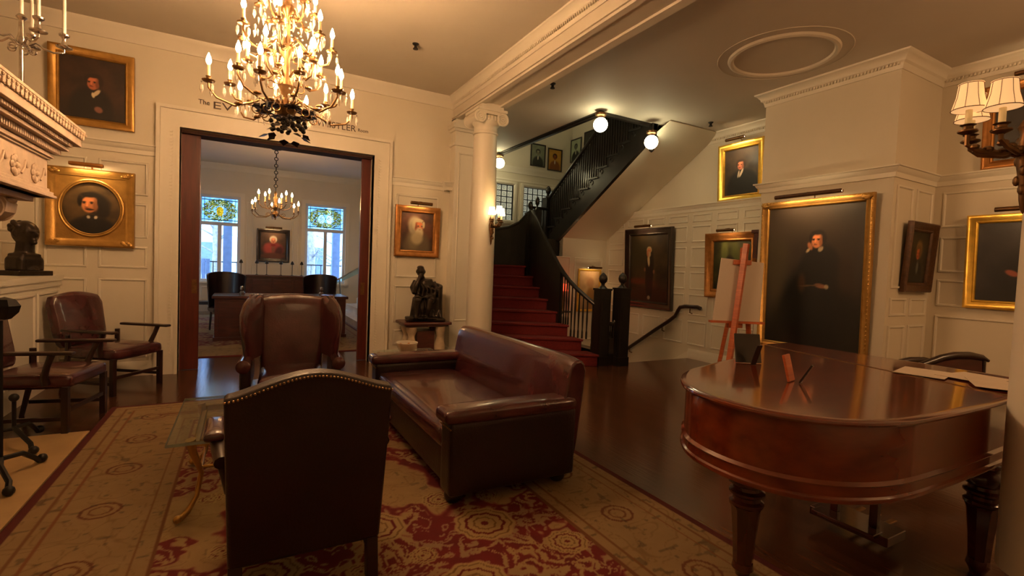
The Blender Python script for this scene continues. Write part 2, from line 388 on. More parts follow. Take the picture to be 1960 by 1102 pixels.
CROWN = lambda z: [(0, z-.165), (.012, z-.165), (.016, z-.145), (.026, z-.105), (.048, z-.09), (.052, z-.07), (.085, z-.028), (.105, z-.018), (.11, z), (0, z)]
RAIL = lambda z: [(0, z-.12), (.018, z-.12), (.022, z-.07), (.045, z-.05), (.06, z-.02), (.075, z-.015), (.075, z), (0, z)]
BASE = [(0, 0), (.025, 0), (.025, .12), (.018, .14), (.01, .17), (0, .17)]
LCR = lambda z: [(0, z-.16), (.02, z-.16), (.03, z-.12), (.08, z-.05), (.10, z-.03), (.11, z), (0, z)]
def dentils(b, p, q, n, z, out0=.02, out1=.042, h=.026, wd=.017):
    p = Vector(p); q = Vector(q); d = (q-p).normalized(); nn = Vector((d.y, -d.x)); L = (q-p).length; k = int(L/(wd*2))
    for i in range(k):
        c = p+d*(i+.5)*L/k; a = c-d*wd/2; e = c+d*wd/2
        pts = [a+nn*out0*.0, e+nn*out0*.0, e+nn*out1, a+nn*out1]
        b.prism([(t.x, t.y) for t in pts], z-h, z)
rpath = [(6.9, 5.86), (6.9, 4.08), (5.95, 4.08), (5.95, 2.58), (6.9, 2.58), (6.9, -2)]
b = MB(); b.sweep(rpath, CROWN(3.85))
for i in (0, 2, 4): dentils(b, rpath[i], rpath[i+1], 0, 3.752)
struct(b.build('trim_2', 'trim_paint', merge=False))
b = MB(); b.sweep([(6.9, 8.3)]+rpath[1:], RAIL(2.69)); struct(b.build('trim_3', 'trim_paint'))
struct(MB().sweep([(6.9, 5.95)]+rpath[1:], BASE).build('baseboard_right', 'trim_paint'))
b = MB(); b.sweep([(-2.45, 7.21), (2.82, 7.21)], LCR(4.05)); b.sweep([(2.82, 7.21), (2.82, -2)], CROWN(4.05)); dentils(b, (2.82, 7.1), (2.82, -2), 0, 3.952)
struct(b.build('trim_4', 'trim_paint', merge=False))
b = MB(); b.sweep([(-2.45, 7.21), (-.93, 7.21)], RAIL(2.74)); b.sweep([(1.87, 7.21), (2.72, 7.21), (2.72, 7.1), (2.80, 7.1)], RAIL(2.74))
struct(b.build('trim_5', 'trim_paint', merge=False))
struct(MB().sweep([(-1.8, 7.21), (-.93, 7.21)], BASE).build('baseboard_back', 'trim_paint'))
struct(MB().sweep([(1.87, 7.21), (2.8, 7.21)], BASE).build('baseboard_back_right', 'trim_paint'))
# door casing
def U(b, a0, a1, b0, b1, zt0, zt1, y0, y1): b.prism([(a0, 0), (a1, 0), (a1, zt0), (b0, zt0), (b0, 0), (b1, 0), (b1, zt1), (a0, zt1)], y0, y1, 1)
b = MB(); U(b, -.91, -.70, 1.62, 1.85, 3.0, 3.22, 7.165, 7.21); U(b, -.935, -.895, 1.835, 1.875, 3.205, 3.245, 7.135, 7.21); U(b, -.735, -.70, 1.62, 1.655, 3.0, 3.035, 7.145, 7.21)
b.box(-.715, -.70, 7.165, 7.30, 0, 3.0); b.box(1.62, 1.635, 7.165, 7.30, 0, 3.0)
for z in np.arange(.25, 2.95, .04): b.box(-.80, -.772, 7.155, 7.17, z, z+.02); b.box(1.69, 1.718, 7.155, 7.17, z, z+.02)
struct(b.build('trim_6', 'trim_paint', merge=False))
# raised wall panels
def panels(name, wall, pos, rects, mname='trim_paint'):
    b = MB()
    for a0, a1, z0, z1 in rects:
        b.M = Matrix.Translation(((a0+a1)/2, 0, (z0+z1)/2)); b.frame(a1-a0, z1-z0, [(0, 0), (.006, .012), (.02, .014), (.028, .004), (.03, 0)])
    o = b.build(name, mname); struct(o)
    if wall == 'back': o.location = (0, pos, 0)
    elif wall == 'right': o.location = (pos, 0, 0); o.rotation_euler = (0, 0, -PI/2)
    else: o.location = (pos, 0, 0); o.rotation_euler = (0, 0, PI/2)
    return o
rw = [(.22, 1.16), (1.28, 1.54), (1.64, 2.05), (2.14, 2.53)]
panels('trim_7', 'back', 7.208, [(c0, c1, z0, z1) for c0, c1 in ((-2.30, -1.98), (-1.94, -1.57), (-1.47, -1.01)) for z0, z1 in rw]+[(1.97, 2.62, z0, z1) for z0, z1 in ((.24, .47), (.58, 1.14), (1.26, 2.5))])
rr = [(.24, .66), (.76, 1.13), (1.21, 1.52), (1.60, 1.96), (2.04, 2.33), (2.39, 2.53)]
cols = [(-8.2, -7.75), (-7.65, -7.2), (-7.1, -6.65), (-6.55, -6.1), (-6.0, -5.6), (-5.5, -5.1), (-5.0, -4.6), (-4.5, -4.15)]
panels('trim_8', 'right', 6.898, [(c0, c1, z0, z1) for c0, c1 in cols for z0, z1 in rr]+[(c0, c1, z0, z1) for c0, c1 in ((-2.5, -1.55), (-1.45, -.5), (-.4, .6)) for z0, z1 in ((.24, 1.12), (1.22, 1.52), (1.6, 2.0), (2.1, 2.5))])
panels('trim_9', 'back', 2.578, [(c0, c1, z0, z1) for c0, c1 in ((6.02, 6.38), (6.46, 6.84)) for z0, z1 in ((.24, 1.0), (1.1, 1.3), (1.4, 2.5))])
panels('trim_10', 'left', -1.798, [(5.2, 5.75, .2, 1.02), (5.83, 6.43, .2, 1.02), (6.51, 7.12, .2, 1.02)])
panels('trim_11', 'back', 8.298, [(5.45, 5.95, .9, 1.75), (6.05, 6.8, .9, 1.75), (5.45, 5.95, 0, .8), (6.05, 6.8, 0, .8)])
# faint mouldings of the main ceiling and ring of the hall ceiling
b = MB()
for c in ((-1.9, -1.2, 2.3, 6.6),):
    b.M = Matrix.Translation(((c[0]+c[2])/2, (c[1]+c[3])/2, 4.05)) @ Matrix.Rotation(-PI/2, 4, 'X')
    b.frame(c[2]-c[0], c[3]-c[1], [(0, 0), (.01, .006), (.03, .010), (.05, .006), (.06, 0)])
b.M = Matrix.Identity(4)
struct(b.build('trim_12', 'ceiling_paint', merge=False))
b = MB(); b.torus((5.03, 3.3, 3.85), .505, .032, n=64, k=8); b.torus((5.03, 3.3, 3.85), .64, .006, n=64, k=6)
struct(b.build('trim_13', 'ceiling_paint', merge=False))
# pilaster behind the column
b = MB(); b.box(2.80, 3.2, 7.02, 7.21, 0, 3.30); b.box(2.77, 3.2, 6.99, 7.21, 3.30, 3.34); b.box(2.80, 3.2, 7.02, 7.21, 3.34, 3.52); b.box(2.77, 3.2, 6.99, 7.21, 3.52, 3.56); b.box(2.74, 3.2, 6.96, 7.21, 3.56, 3.62); b.box(2.80, 3.2, 7.02, 7.21, 3.62, 3.72)
b.box(2.77, 3.2, 6.98, 7.21, 0, .2)
b.M = Matrix.Translation((2.998, 7.02, 1.9)); b.frame(.28, 2.6, [(0, 0), (.006, .01), (.02, .01), (.028, 0)])
struct(b.build('trim_14', 'trim_paint', merge=False))
# black edge of the ceiling opening
b = MB(); b.box(4.62, 4.68, 5.83, 9.75, 3.80, 4.02); b.box(4.62, 5.74, 5.83, 5.89, 3.80, 4.02); b.box(4.64, 4.72, 5.86, 9.75, 3.96, 4.1); b.box(4.59, 4.65, 5.8, 9.75, 3.83, 3.86)
struct(b.build('trim_15', 'black_wood', merge=False))
# mouldings of the stairwell far wall
b = MB(); b.sweep([(4.0, 9.75), (6.9, 9.75)], [(0, 3.62), (.03, 3.62), (.04, 3.68), (.06, 3.70), (.08, 3.76), (0, 3.76)])
b.sweep([(4.0, 9.75), (6.9, 9.75)], [(0, 3.44), (.015, 3.44), (.015, 3.48), (0, 3.48)]); b.sweep([(6.9, 9.75), (6.9, 8.9)], [(0, 3.62), (.03, 3.62), (.04, 3.68), (.06, 3.70), (.08, 3.76), (0, 3.76)])
struct(b.build('trim_16', 'trim_paint', merge=False))
# dark dado that follows the upper flight
struct(MB().prism([(8.85, 2.1), (5.87, 3.95), (5.87, 5.2), (8.85, 3.15)], 6.86, 6.9, 0).build('trim_17', 'black_wood'))
# crown of the far room
b = MB(); b.sweep([(-3, 7.55), (-3, 15.3), (3.2, 15.3), (3.2, 7.55)], LCR(3.95)); b.sweep([(-3, 15.3), (3.2, 15.3)], BASE)
struct(b.build('trim_18', 'trim_paint', merge=False))
panels('trim_19', 'back', 15.298, [(-2.9, -1.25, .15, .7), (.1, 1.4, .15, .7), (.05, .22, .95, 3.0), (1.2, 1.38, .95, 3.0), (-1.0, -.2, .15, .65), (1.65, 2.6, .15, .65)])

# far-room windows
def sg_img(cx, seed):
    W, H = 72, 54; u, v = np.meshgrid(np.linspace(-1, 1, W), np.linspace(-1, 1, H)); img = np.zeros((H, W, 3))+(.62, .80, .93)
    n = fbm(u*5+9+(seed*3), v*5+4, seed); r = np.hypot(u*.9, v*1.0)
    ring = (abs(r-.62) < .28)
    pal = np.array([(.20, .33, .16), (.55, .50, .16), (.42, .20, .17), (.70, .82, .78), (.30, .45, .30), (.75, .66, .30)])
    idx = (n*17).astype(int) % 6; img[ring] = pal[idx][ring]
    for ex in ((-.24, .24) if seed else (0,)):
        e = np.hypot((u-ex)/.2, (v+.1)/.4) < 1; img[e] = (.86, .93, .88) if seed else (.85, .62, .12)
    lead = (abs((n*9) % 1-.5) < .09) & (r < .95); img[lead] = (.06, .07, .07)
    bd = (abs(u) > .86) | (abs(v) > .84); img[bd & (((u*8).astype(int)+(v*6).astype(int)) % 2 == 0)] = (.70, .86, .95); img[(abs(abs(u)-.86) < .02) | (abs(abs(v)-.84) < .03)] = (.1, .12, .12)
    return img
def far_window(name, x0, x1, seed):
    w, h = x1-x0, WZ1-WZ0; b = MB()
    e = thing(name, '', ''); del e['label']; del e['category']; e['kind'] = 'structure'; e.location = ((x0+x1)/2, 15.3, 0)
    f = .07
    b.box(-w/2, -w/2+f, .02, .1, WZ0, WZ1); b.box(w/2-f, w/2, .02, .1, WZ0, WZ1); b.box(-w/2+f, w/2-f, .02, .1, WZ1-f, WZ1); b.box(-w/2+f, w/2-f, .02, .1, WZ0, WZ0+f)
    b.box(-w/2+f, w/2-f, .02, .1, 2.31, 2.40); b.box(-.045, .045, .02, .1, WZ0+f, 2.31)
    b.build('window_frame', 'window_paint', e, merge=False)
    c = MB(); c.box(-w/2-.1, -w/2, -.04, 0, WZ0-.1, WZ1+.1); c.box(w/2, w/2+.1, -.04, 0, WZ0-.1, WZ1+.1); c.box(-w/2, w/2, -.04, 0, WZ1, WZ1+.1); c.box(-w/2-.12, w/2+.12, -.1, 0, WZ0-.05, WZ0)
    c.build('casing', 'trim_paint', e, merge=False)
    for s in (-1, 1): MB().box(min(s*.045, s*(w/2-f)), max(s*.045, s*(w/2-f)), .055, .062, WZ0+f, 2.31).build('pane', 'window_glass', e)
    painted('stained_glass_panel', sg_img(0, seed), w-2*f, WZ1-f-2.40, 'stained_glass', e, loc=(0, .06, (WZ1-f+2.40)/2))
far_window('window_1', *WL, 0); far_window('window_2', *WR, 1)
# leaded windows on the stair landing
def leaded(name, x0, x1, z0, z1):
    e = thing(name, '', ''); del e['label']; del e['category']; e['kind'] = 'structure'; e.location = ((x0+x1)/2, 9.75, 0); w = x1-x0
    MB().box(-w/2, w/2, .05, .06, z0, z1).build('pane', 'lit_pane', e)
    b = MB(); n = max(3, round(w/.13))
    for i in range(n+1): x = -w/2+w*i/n; b.box(x-.008, x+.008, .035, .05, z0, z1)
    for j in range(7): z = z0+(z1-z0)*j/6; b.box(-w/2, w/2, .035, .05, z-.008, z+.008)
    for i in range(n):
        for j in range(6): b.torus((-w/2+w*(i+.5)/n, .045, z0+(z1-z0)*(j+.5)/6), .025, .003, n=8, k=4, ax=1)
    b.build('lead_bars', 'iron', e, merge=False)
    b = MB(); b.M = Matrix.Translation((0, 0, (z0+z1)/2)); b.frame(w+.16, z1-z0+.16, [(0, 0), (0, .04), (.05, .045), (.08, .02), (.08, -.04)]); b.build('casing', 'trim_paint', e)
mat('lit_pane', (.62, .62, .50), .4, emit=(.9, .95, .75), es=.22, var=.2, scale=14)  # glow put into the opaque panes in place of light behind them
leaded('window_3', 4.9, 5.33, 2.55, 3.34); leaded('window_4', 5.6, 6.4, 2.5, 3.34)

# sliding door leaves half out of their pockets
def leaf(name, x0, x1, hx):
    e = thing(name, '', ''); del e['label']; del e['category']; e['kind'] = 'structure'; e.location = ((x0+x1)/2, 7.40, 0); w = (x1-x0)/2
    b = MB(); b.box(-w, w, -.025, .025, 0.005, 2.99); b.build('door_panel', 'door_wood', e, bevel=.004)
    h = MB(); h.box(hx-.028, hx+.028, -.031, -.025, .98, 1.16); h.box(hx-.015, hx+.015, -.034, -.03, 1.02, 1.12); h.build('door_pull', 'dark_brass', e, bevel=.003)
leaf('door_1', -.72, -.50, .06); leaf('door_2', 1.49, 1.64, -.02)
b = MB(); b.box(-.7, 1.62, 7.30, 7.56, 2.97, 3.0); struct(b.build('trim_20', 'brown_matte'))


# lettering painted over the doorway
def words(e, txt, x0, x1, z, hgt, name='word'):
    cu = bpy.data.curves.new('t', 'FONT'); cu.body = txt; cu.size = 1; cu.extrude = .002
    o = bpy.data.objects.new('t', cu); COL.objects.link(o); dg = bpy.context.evaluated_depsgraph_get(); dg.update()
    me = bpy.data.meshes.new_from_object(o.evaluated_get(dg)); bpy.data.objects.remove(o)
    c = np.array([v.co[:] for v in me.vertices]); mn, mxx = c.min(0), c.max(0)
    for v in me.vertices:
        v.co = ((v.co.x-mn[0])/(mxx[0]-mn[0])*(x1-x0)+x0, -v.co.z, (v.co.y-mn[1])/(mxx[1]-mn[1])*hgt+z)
    me.materials.append(MATS['lettering']); n = bpy.data.objects.new(name, me); COL.objects.link(n); n.parent = e
e = thing('wall_lettering', 'small brown painted words running across the wall above the wide doorway', 'lettering', (0, 7.206, 0))
words(e, 'The', -.52, -.40, 3.33, .055); words(e, 'EV', -.36, -.15, 3.30, .085); words(e, 'OL', .42, .60, 3.31, .085); words(e, 'WHISTLER', .78, 1.36, 3.30, .085); words(e, 'Room', 1.39, 1.53, 3.31, .045)

# ================================================================ COLUMNS
def column(loc, label, wide_base=True):
    e = thing('column', label, 'column', loc)
    b = MB()
    if not wide_base: b.lathe([(.186, 0), (.19, .01), (.19, .2), (.186, .24)], n=36)
    else: b.box(-.25, .25, -.25, .25, 0, .07); b.lathe([(.24, .07), (.25, .1), (.24, .14), (.21, .16), (.21, .18), (.225, .2), (.215, .23), (.19, .26)], n=36); b.build('base', 'trim_paint', e, merge=False)
    MB().lathe([(.185, .24), (.185, 1.2), (.182, 2.0), (.174, 2.8), (.163, 3.32)], n=40).build('shaft', 'trim_paint', e)
    b = MB(); b.lathe([(.163, 3.32), (.18, 3.33), (.182, 3.35), (.168, 3.37), (.168, 3.44), (.19, 3.47), (.21, 3.51), (.2, 3.56), (.17, 3.58)], n=36)
    for sx in (-1, 1):
        for y in (-.19, .19):
            for rr_, r2 in ((.075, .02), (.045, .016), (.018, .018)): b.torus((sx*.17, y, 3.535), rr_, r2, n=20, k=6, ax=1)
        b.M = Matrix.Translation((sx*.17, 0, 3.535)) @ Matrix.Rotation(PI/2, 4, 'X'); b.lathe([(.085, -.19), (.06, -.08), (.055, 0), (.06, .08), (.085, .19)], n=20); b.M = Matrix.Identity(4)
    for i in range(5):
        a = -.1+.05*i; b.ball((a, -.2, 3.53), (.018, .02, .035), 8, 6); b.ball((a, .2, 3.53), (.018, .02, .035), 8, 6)
    b.box(-.2, .2, -.2, .2, 3.58, 3.62); b.box(-.225, .225, -.225, .225, 3.62, 3.655); b.box(-.17, .17, -.21, .21, 3.655, 3.72)
    b.build('capital', 'trim_paint', e, merge=False)
    return e
column((2.985, 6.35, 0), 'cream scroll-topped column between the doorway wall and the carpeted staircase')
c2 = column((3.0, .615, 0), 'cream round column at the right edge of the photo, beside the grand piano', False)

# ================================================================ GOING UP: main staircase
st = thing('staircase', 'black-railed staircase with dark red carpeted steps rising beside the cream column', 'staircase', SW(7.5, 0))
o0 = Vector(SW(7.5, 0)); L = lambda D, lat, z=0: tuple(Vector(SW(D, lat, z))-o0)
Ds = [7.42+.262*k for k in range(12)]; Zs = [.19*(k+1) for k in range(11)]
Rt_px = [1150, 1118, 1090, 1068, 1051, 1034, 1019, 1003, 1000, 1000, 1000]
for k in range(9):
    D0, D1 = Ds[k], Ds[k+1]; r0 = (Rt_px[k]-980)/930*D0; l0 = -.46 if k else -.42
    r1 = (Rt_px[min(k+1, 10)]-980)/930*D1
    b = MB(); z1 = Zs[k]; z0 = max(0, z1-.19)
    b.prism([L(D0, l0)[:2], L(D0, r0)[:2], L(D1+.03, max(r1, r0-.12))[:2], L(D1+.03, l0)[:2]][::-1], z0, z1-.03)
    b.prism([L(D0-.03, l0)[:2], L(D0-.03, r0+.02)[:2], L(D1+.03, max(r1, r0-.12))[:2], L(D1+.03, l0)[:2]][::-1], z1-.035, z1)
    b.build('step', 'stair_carpet', st, bevel=.008, merge=False)
hz = lambda px, py, D: 1.45+((514.5+.039*(px-980))-py)*D/930
RP = [(7.60, 1150, 590), (7.70, 1128, 573), (7.85, 1105, 553), (7.97, 1090, 538), (8.10, 1079, 524), (8.23, 1068, 508), (8.49, 1050, 476), (8.75, 1034, 446), (9.01, 1021, 420), (9.25, 1013, 405)]
P3 = [(D, (px-980)/930*D, hz(px, py, D)) for D, px, py in RP]
b = MB(); b.tube([L(D, l, z) for D, l, z in P3], .035, 10); b.build('handrail', 'black_wood', st)
def interp(D):
    for a, c in zip(P3, P3[1:]):
        if a[0] <= D <= c[0]: t = (D-a[0])/(c[0]-a[0]); return [a[i]+(c[i]-a[i])*t for i in range(3)]
    return list(P3[-1])
zs = lambda D: Zs[max(0, min(10, int((D-Ds[0])/.262)))]
# solid curved side of the upper steps, sweeping round behind the top step
sol = [(*interp(D)[:2], interp(D)[2], zs(D)-.22) for D in np.linspace(8.16, 9.25, 9)]
sol += [(9.36, (1006-980)/930*9.36, hz(1006, 410, 9.36), 1.1), (9.46, (990-980)/930*9.46, hz(992, 428, 9.46), 1.2), (9.5, (970-980)/930*9.5, hz(970, 437, 9.5), 1.2), (9.52, -.42, hz(945, 442, 9.52), 1.2)]
vs = []; b = MB(); rings = []
for i, (D, l, zt, zb) in enumerate(sol):
    p = Vector(L(D, l)); q = Vector(L(*sol[min(i+1, len(sol)-1)][:2])); q0 = Vector(L(*sol[max(i-1, 0)][:2])); t = (q-q0).normalized(); nn = Vector((-t.y, t.x, 0))*.03
    rings.append([(p.x+nn.x, p.y+nn.y, zb), (p.x-nn.x, p.y-nn.y, zb), (p.x-nn.x, p.y-nn.y, zt), (p.x+nn.x, p.y+nn.y, zt)])
b.rings(rings); b.build('side_panel', 'black_wood', st)
b = MB(); b.tube([L(D, l, zt+.015) for D, l, zt, zb in sol[8:]], .038, 10); b.build('top_rail', 'black_wood', st)
for D in np.linspace(7.66, 8.13, 10):
    q = interp(D); b = MB(); x, y, z = L(q[0], q[1]-.0, q[2]); zb = zs(D)
    b.lathe([(.016, zb), (.016, zb+.1), (.011, zb+.14), (.017, zb+(z-zb)*.5), (.011, z-.1), (.014, z)], (x, y, 0), 8); b.build('baluster', 'black_wood', st)
def newel(par, c, w, z0, z1, zf, cut=.0):
    b = MB(); x, y = c[:2]; h = w/2
    b.box(x-h, x+h, y-h, y+h, z0, z1); b.box(x-h*1.12, x+h*1.12, y-h*1.12, y+h*1.12, z0, z0+.14); b.box(x-h*1.12, x+h*1.12, y-h*1.12, y+h*1.12, z1-.03, z1)
    for s in (1, -1):
        b.box(x-h*.6, x+h*.6, y+s*h-.004, y+s*h+.004, z0+.25, z1-.15); b.box(x+s*h-.004, x+s*h+.004, y-h*.6, y+h*.6, z0+.25, z1-.15)
    s = (zf-z1)
    b.lathe([(h*.8, z1), (h*.55, z1+s*.1), (h*.28, z1+s*.2), (h*.3, z1+s*.3), (h*.6, z1+s*.42), (h*.72, z1+s*.6), (h*.62, z1+s*.78), (h*.3, z1+s*.92), (0, zf)], (x, y, 0), 16)
    o = b.build('newel_post', 'black_wood', par, merge=False); return o
n1 = Vector((4.92, 5.96, 0)); n2 = Vector((5.20, 5.83, 0))
newel(st, n1-o0, .19, 0, 1.20, 1.45); newel(st, n2-o0, .19, 0, 1.22, 1.46)
newel(st, Vector(L(9.38, (1009-980)/930*9.38)), .14, 1.3, hz(1009, 408, 9.38), hz(1009, 385, 9.38))
newel(st, Vector(L(9.9, (1022-980)/930*9.9)), .13, 1.6, hz(1022, 402, 9.9), hz(1022, 376, 9.9))
a, c = n1-o0, n2-o0
b = MB(); b.tube([a.lerp(c, t)+Vector((0, 0, .86-.22*math.sin(PI*t))) for t in np.linspace(0, 1, 9)], .03, 8); b.build('curved_rail', 'black_wood', st)
b = MB(); b.prism([(a.x, a.y-.02), (c.x, c.y-.02), (c.x, c.y+.02), (a.x, a.y+.02)], 0, .42); b.build('low_panel', 'black_wood', st)
for t in (.35, .5, .65):
    p = a.lerp(c, t); MB().lathe([(.012, .42), (.016, .5), (.010, .55), (.012, .68)], (p.x, p.y, 0), 8).build('baluster', 'black_wood', st)
MB().box(5.0-o0.x, 5.2-o0.x, 5.85-o0.y, 8.3-o0.y, 0, .18).build('base_curb', 'black_wood', st)

# landing and the flight above
ld = thing('upper_staircase', 'black-sided upper flight climbing from the landing towards the ceiling opening', 'staircase', (5.7, 7.3, 2.0))
g = Vector((5.7, 7.3, 2.0))
b = MB(); b.M = Matrix.Translation(-g); b.box(5.2, 6.88, 8.45, 9.74, 1.86, 2.1); b.box(5.2, 5.74, 8.43, 8.5, 1.45, 2.1); b.build('landing', 'black_wood', ld, merge=False)
b = MB(); b.M = Matrix.Translation(-g); b.prism([(8.8, 2.2), (5.87, 3.98), (5.87, 5.02), (8.8, 2.94)], 5.715, 5.73, 0); b.build('side_panel', 'black_wood', ld)
y0, zb0, y1, zb1 = 8.75, 1.86, 5.8, 3.665
sl = (zb1-zb0)/(y0-y1)
b = MB(); b.M = Matrix.Translation(-g); b.prism([(y0, zb0), (5.53, zb1+.615*.27), (5.53, zb1+.615*.27+.012), (y1, zb1+.06), (y0, zb0+.06)], 5.74, 6.89, 0); b.build('soffit', 'plaster', ld)
zig = [(y1, zb1), (y0+.12, zb0-.08)]; N = 11; yy = y0; zz = zb0+.36
zig.append((y0+.12, zz))
for k in range(N):
    zig.append((yy, zz)); zz += sl*(y0-y1)/N; zig.append((yy, zz)); yy -= (y0-y1)/N
zig.append((y1, zz))
b = MB(); b.M = Matrix.Translation(-g)
x0v = [(5.68, p[0], p[1]) for p in zig]; n_ = len(zig)
b.prism(zig, 5.67, 5.74, 0); b.build('stringer', 'black_wood', ld)
yy = y0; zz = zb0+.36
for k in range(N):
    zz += sl*(y0-y1)/N
    b = MB(); b.M = Matrix.Translation(-g); b.box(5.64, 6.88, yy-(y0-y1)/N, yy+.03, zz-.03, zz); b.box(5.74, 6.88, yy-.02, yy, zz-.17, zz-.03); b.build('tread', 'black_wood', ld, merge=False)
    b = MB(); b.M = Matrix.Translation(-g); b.torus((5.665, yy-.08, zz-.09), .04, .008, n=14, k=5, ax=0, a0=0, a1=4.5); b.build('scroll_bracket', 'black_wood', ld)
    for j in range(4):
        y_ = yy-(y0-y1)/N*(j+.5)/4; zr = 3.0+(8.75-y_)*.715
        if zr-zz > .2:
            b = MB(); b.M = Matrix.Translation(-g); b.lathe([(.015, zz), (.015, zz+.08), (.010, zz+.12), (.017, (zz+zr)/2), (.010, zr-.1), (.013, zr)], (5.69, y_, 0), 6); b.build('baluster', 'black_wood', ld)
    yy -= (y0-y1)/N
b = MB(); b.M = Matrix.Translation(-g); b.tube([(5.69, 8.8, 2.98), (5.69, 5.8, 5.1)], .035, 10); b.build('handrail', 'black_wood', ld)
nw = newel(ld, Vector((5.70, 8.86, 0))-g, .17, 1.75, 3.0, 3.26); nw.data.transform(Matrix.Translation((0, 0, -2.0)))
b = MB(); b.M = Matrix.Translation(-g); b.tube([(5.22, 8.78, 2.75), (5.65, 8.78, 2.75)], .03, 8); b.build('landing_rail', 'black_wood', ld)
for x in np.arange(5.25, 5.62, .075):
    b = MB(); b.M = Matrix.Translation(-g); b.lathe([(.012, 2.1), (.015, 2.4), (.012, 2.75)], (x, 8.78, 0), 6); b.build('baluster', 'black_wood', ld)
b = MB(); b.M = Matrix.Translation(-g); b.box(5.64, 5.76, 5.80, 5.92, 3.50, 4.2); b.lathe([(0, 3.40), (.04, 3.43), (.05, 3.47), (.03, 3.50)], (5.70, 5.86, 0), 12); b.build('drop_post', 'black_wood', ld, merge=False)

# going down along the right-hand wall
dn = thing('descending_staircase', 'cream steps going down behind the newel posts, against the right-hand wall', 'staircase', (6.1, 6.0, 0))
for k in range(8):
    MB().box(-.745, .79, -.045+k*.28, .25+k*.28, -1.85, -.17*(k+1)).build('step', 'stone_cream', dn)
b = MB(); b.prism([(-.05, .12), (2.28, -1.28), (2.28, -1.45), (-.05, -.1)], .77, .795, 0); b.build('wall_string', 'trim_paint', dn)
hr = thing('wall_handrail', 'dark wooden handrail with a crook at its upper end, on the right-hand wall', 'handrail', (6.83, 6.1, .5))
b = MB(); pts = [(0, -.42, .40), (0, -.36, .42), (0, -.1, .41), (0, .02, .385), (0, .06, .33), (0, .12, .22), (0, .28, .10), (0, .6, -.10), (0, 1.33, -.58), (0, 1.9, -.96)]
b.tube(pts, .034, 10); b.build('rail', 'dark_wood', hr)
for p in ((0, -.2, .38), (0, .42, -.01), (0, 1.25, -.55)):
    MB().tube([p, (.0, p[1], p[2]-.07), (.06, p[1], p[2]-.09)], .01, 8).build('bracket', 'dark_brass', hr)
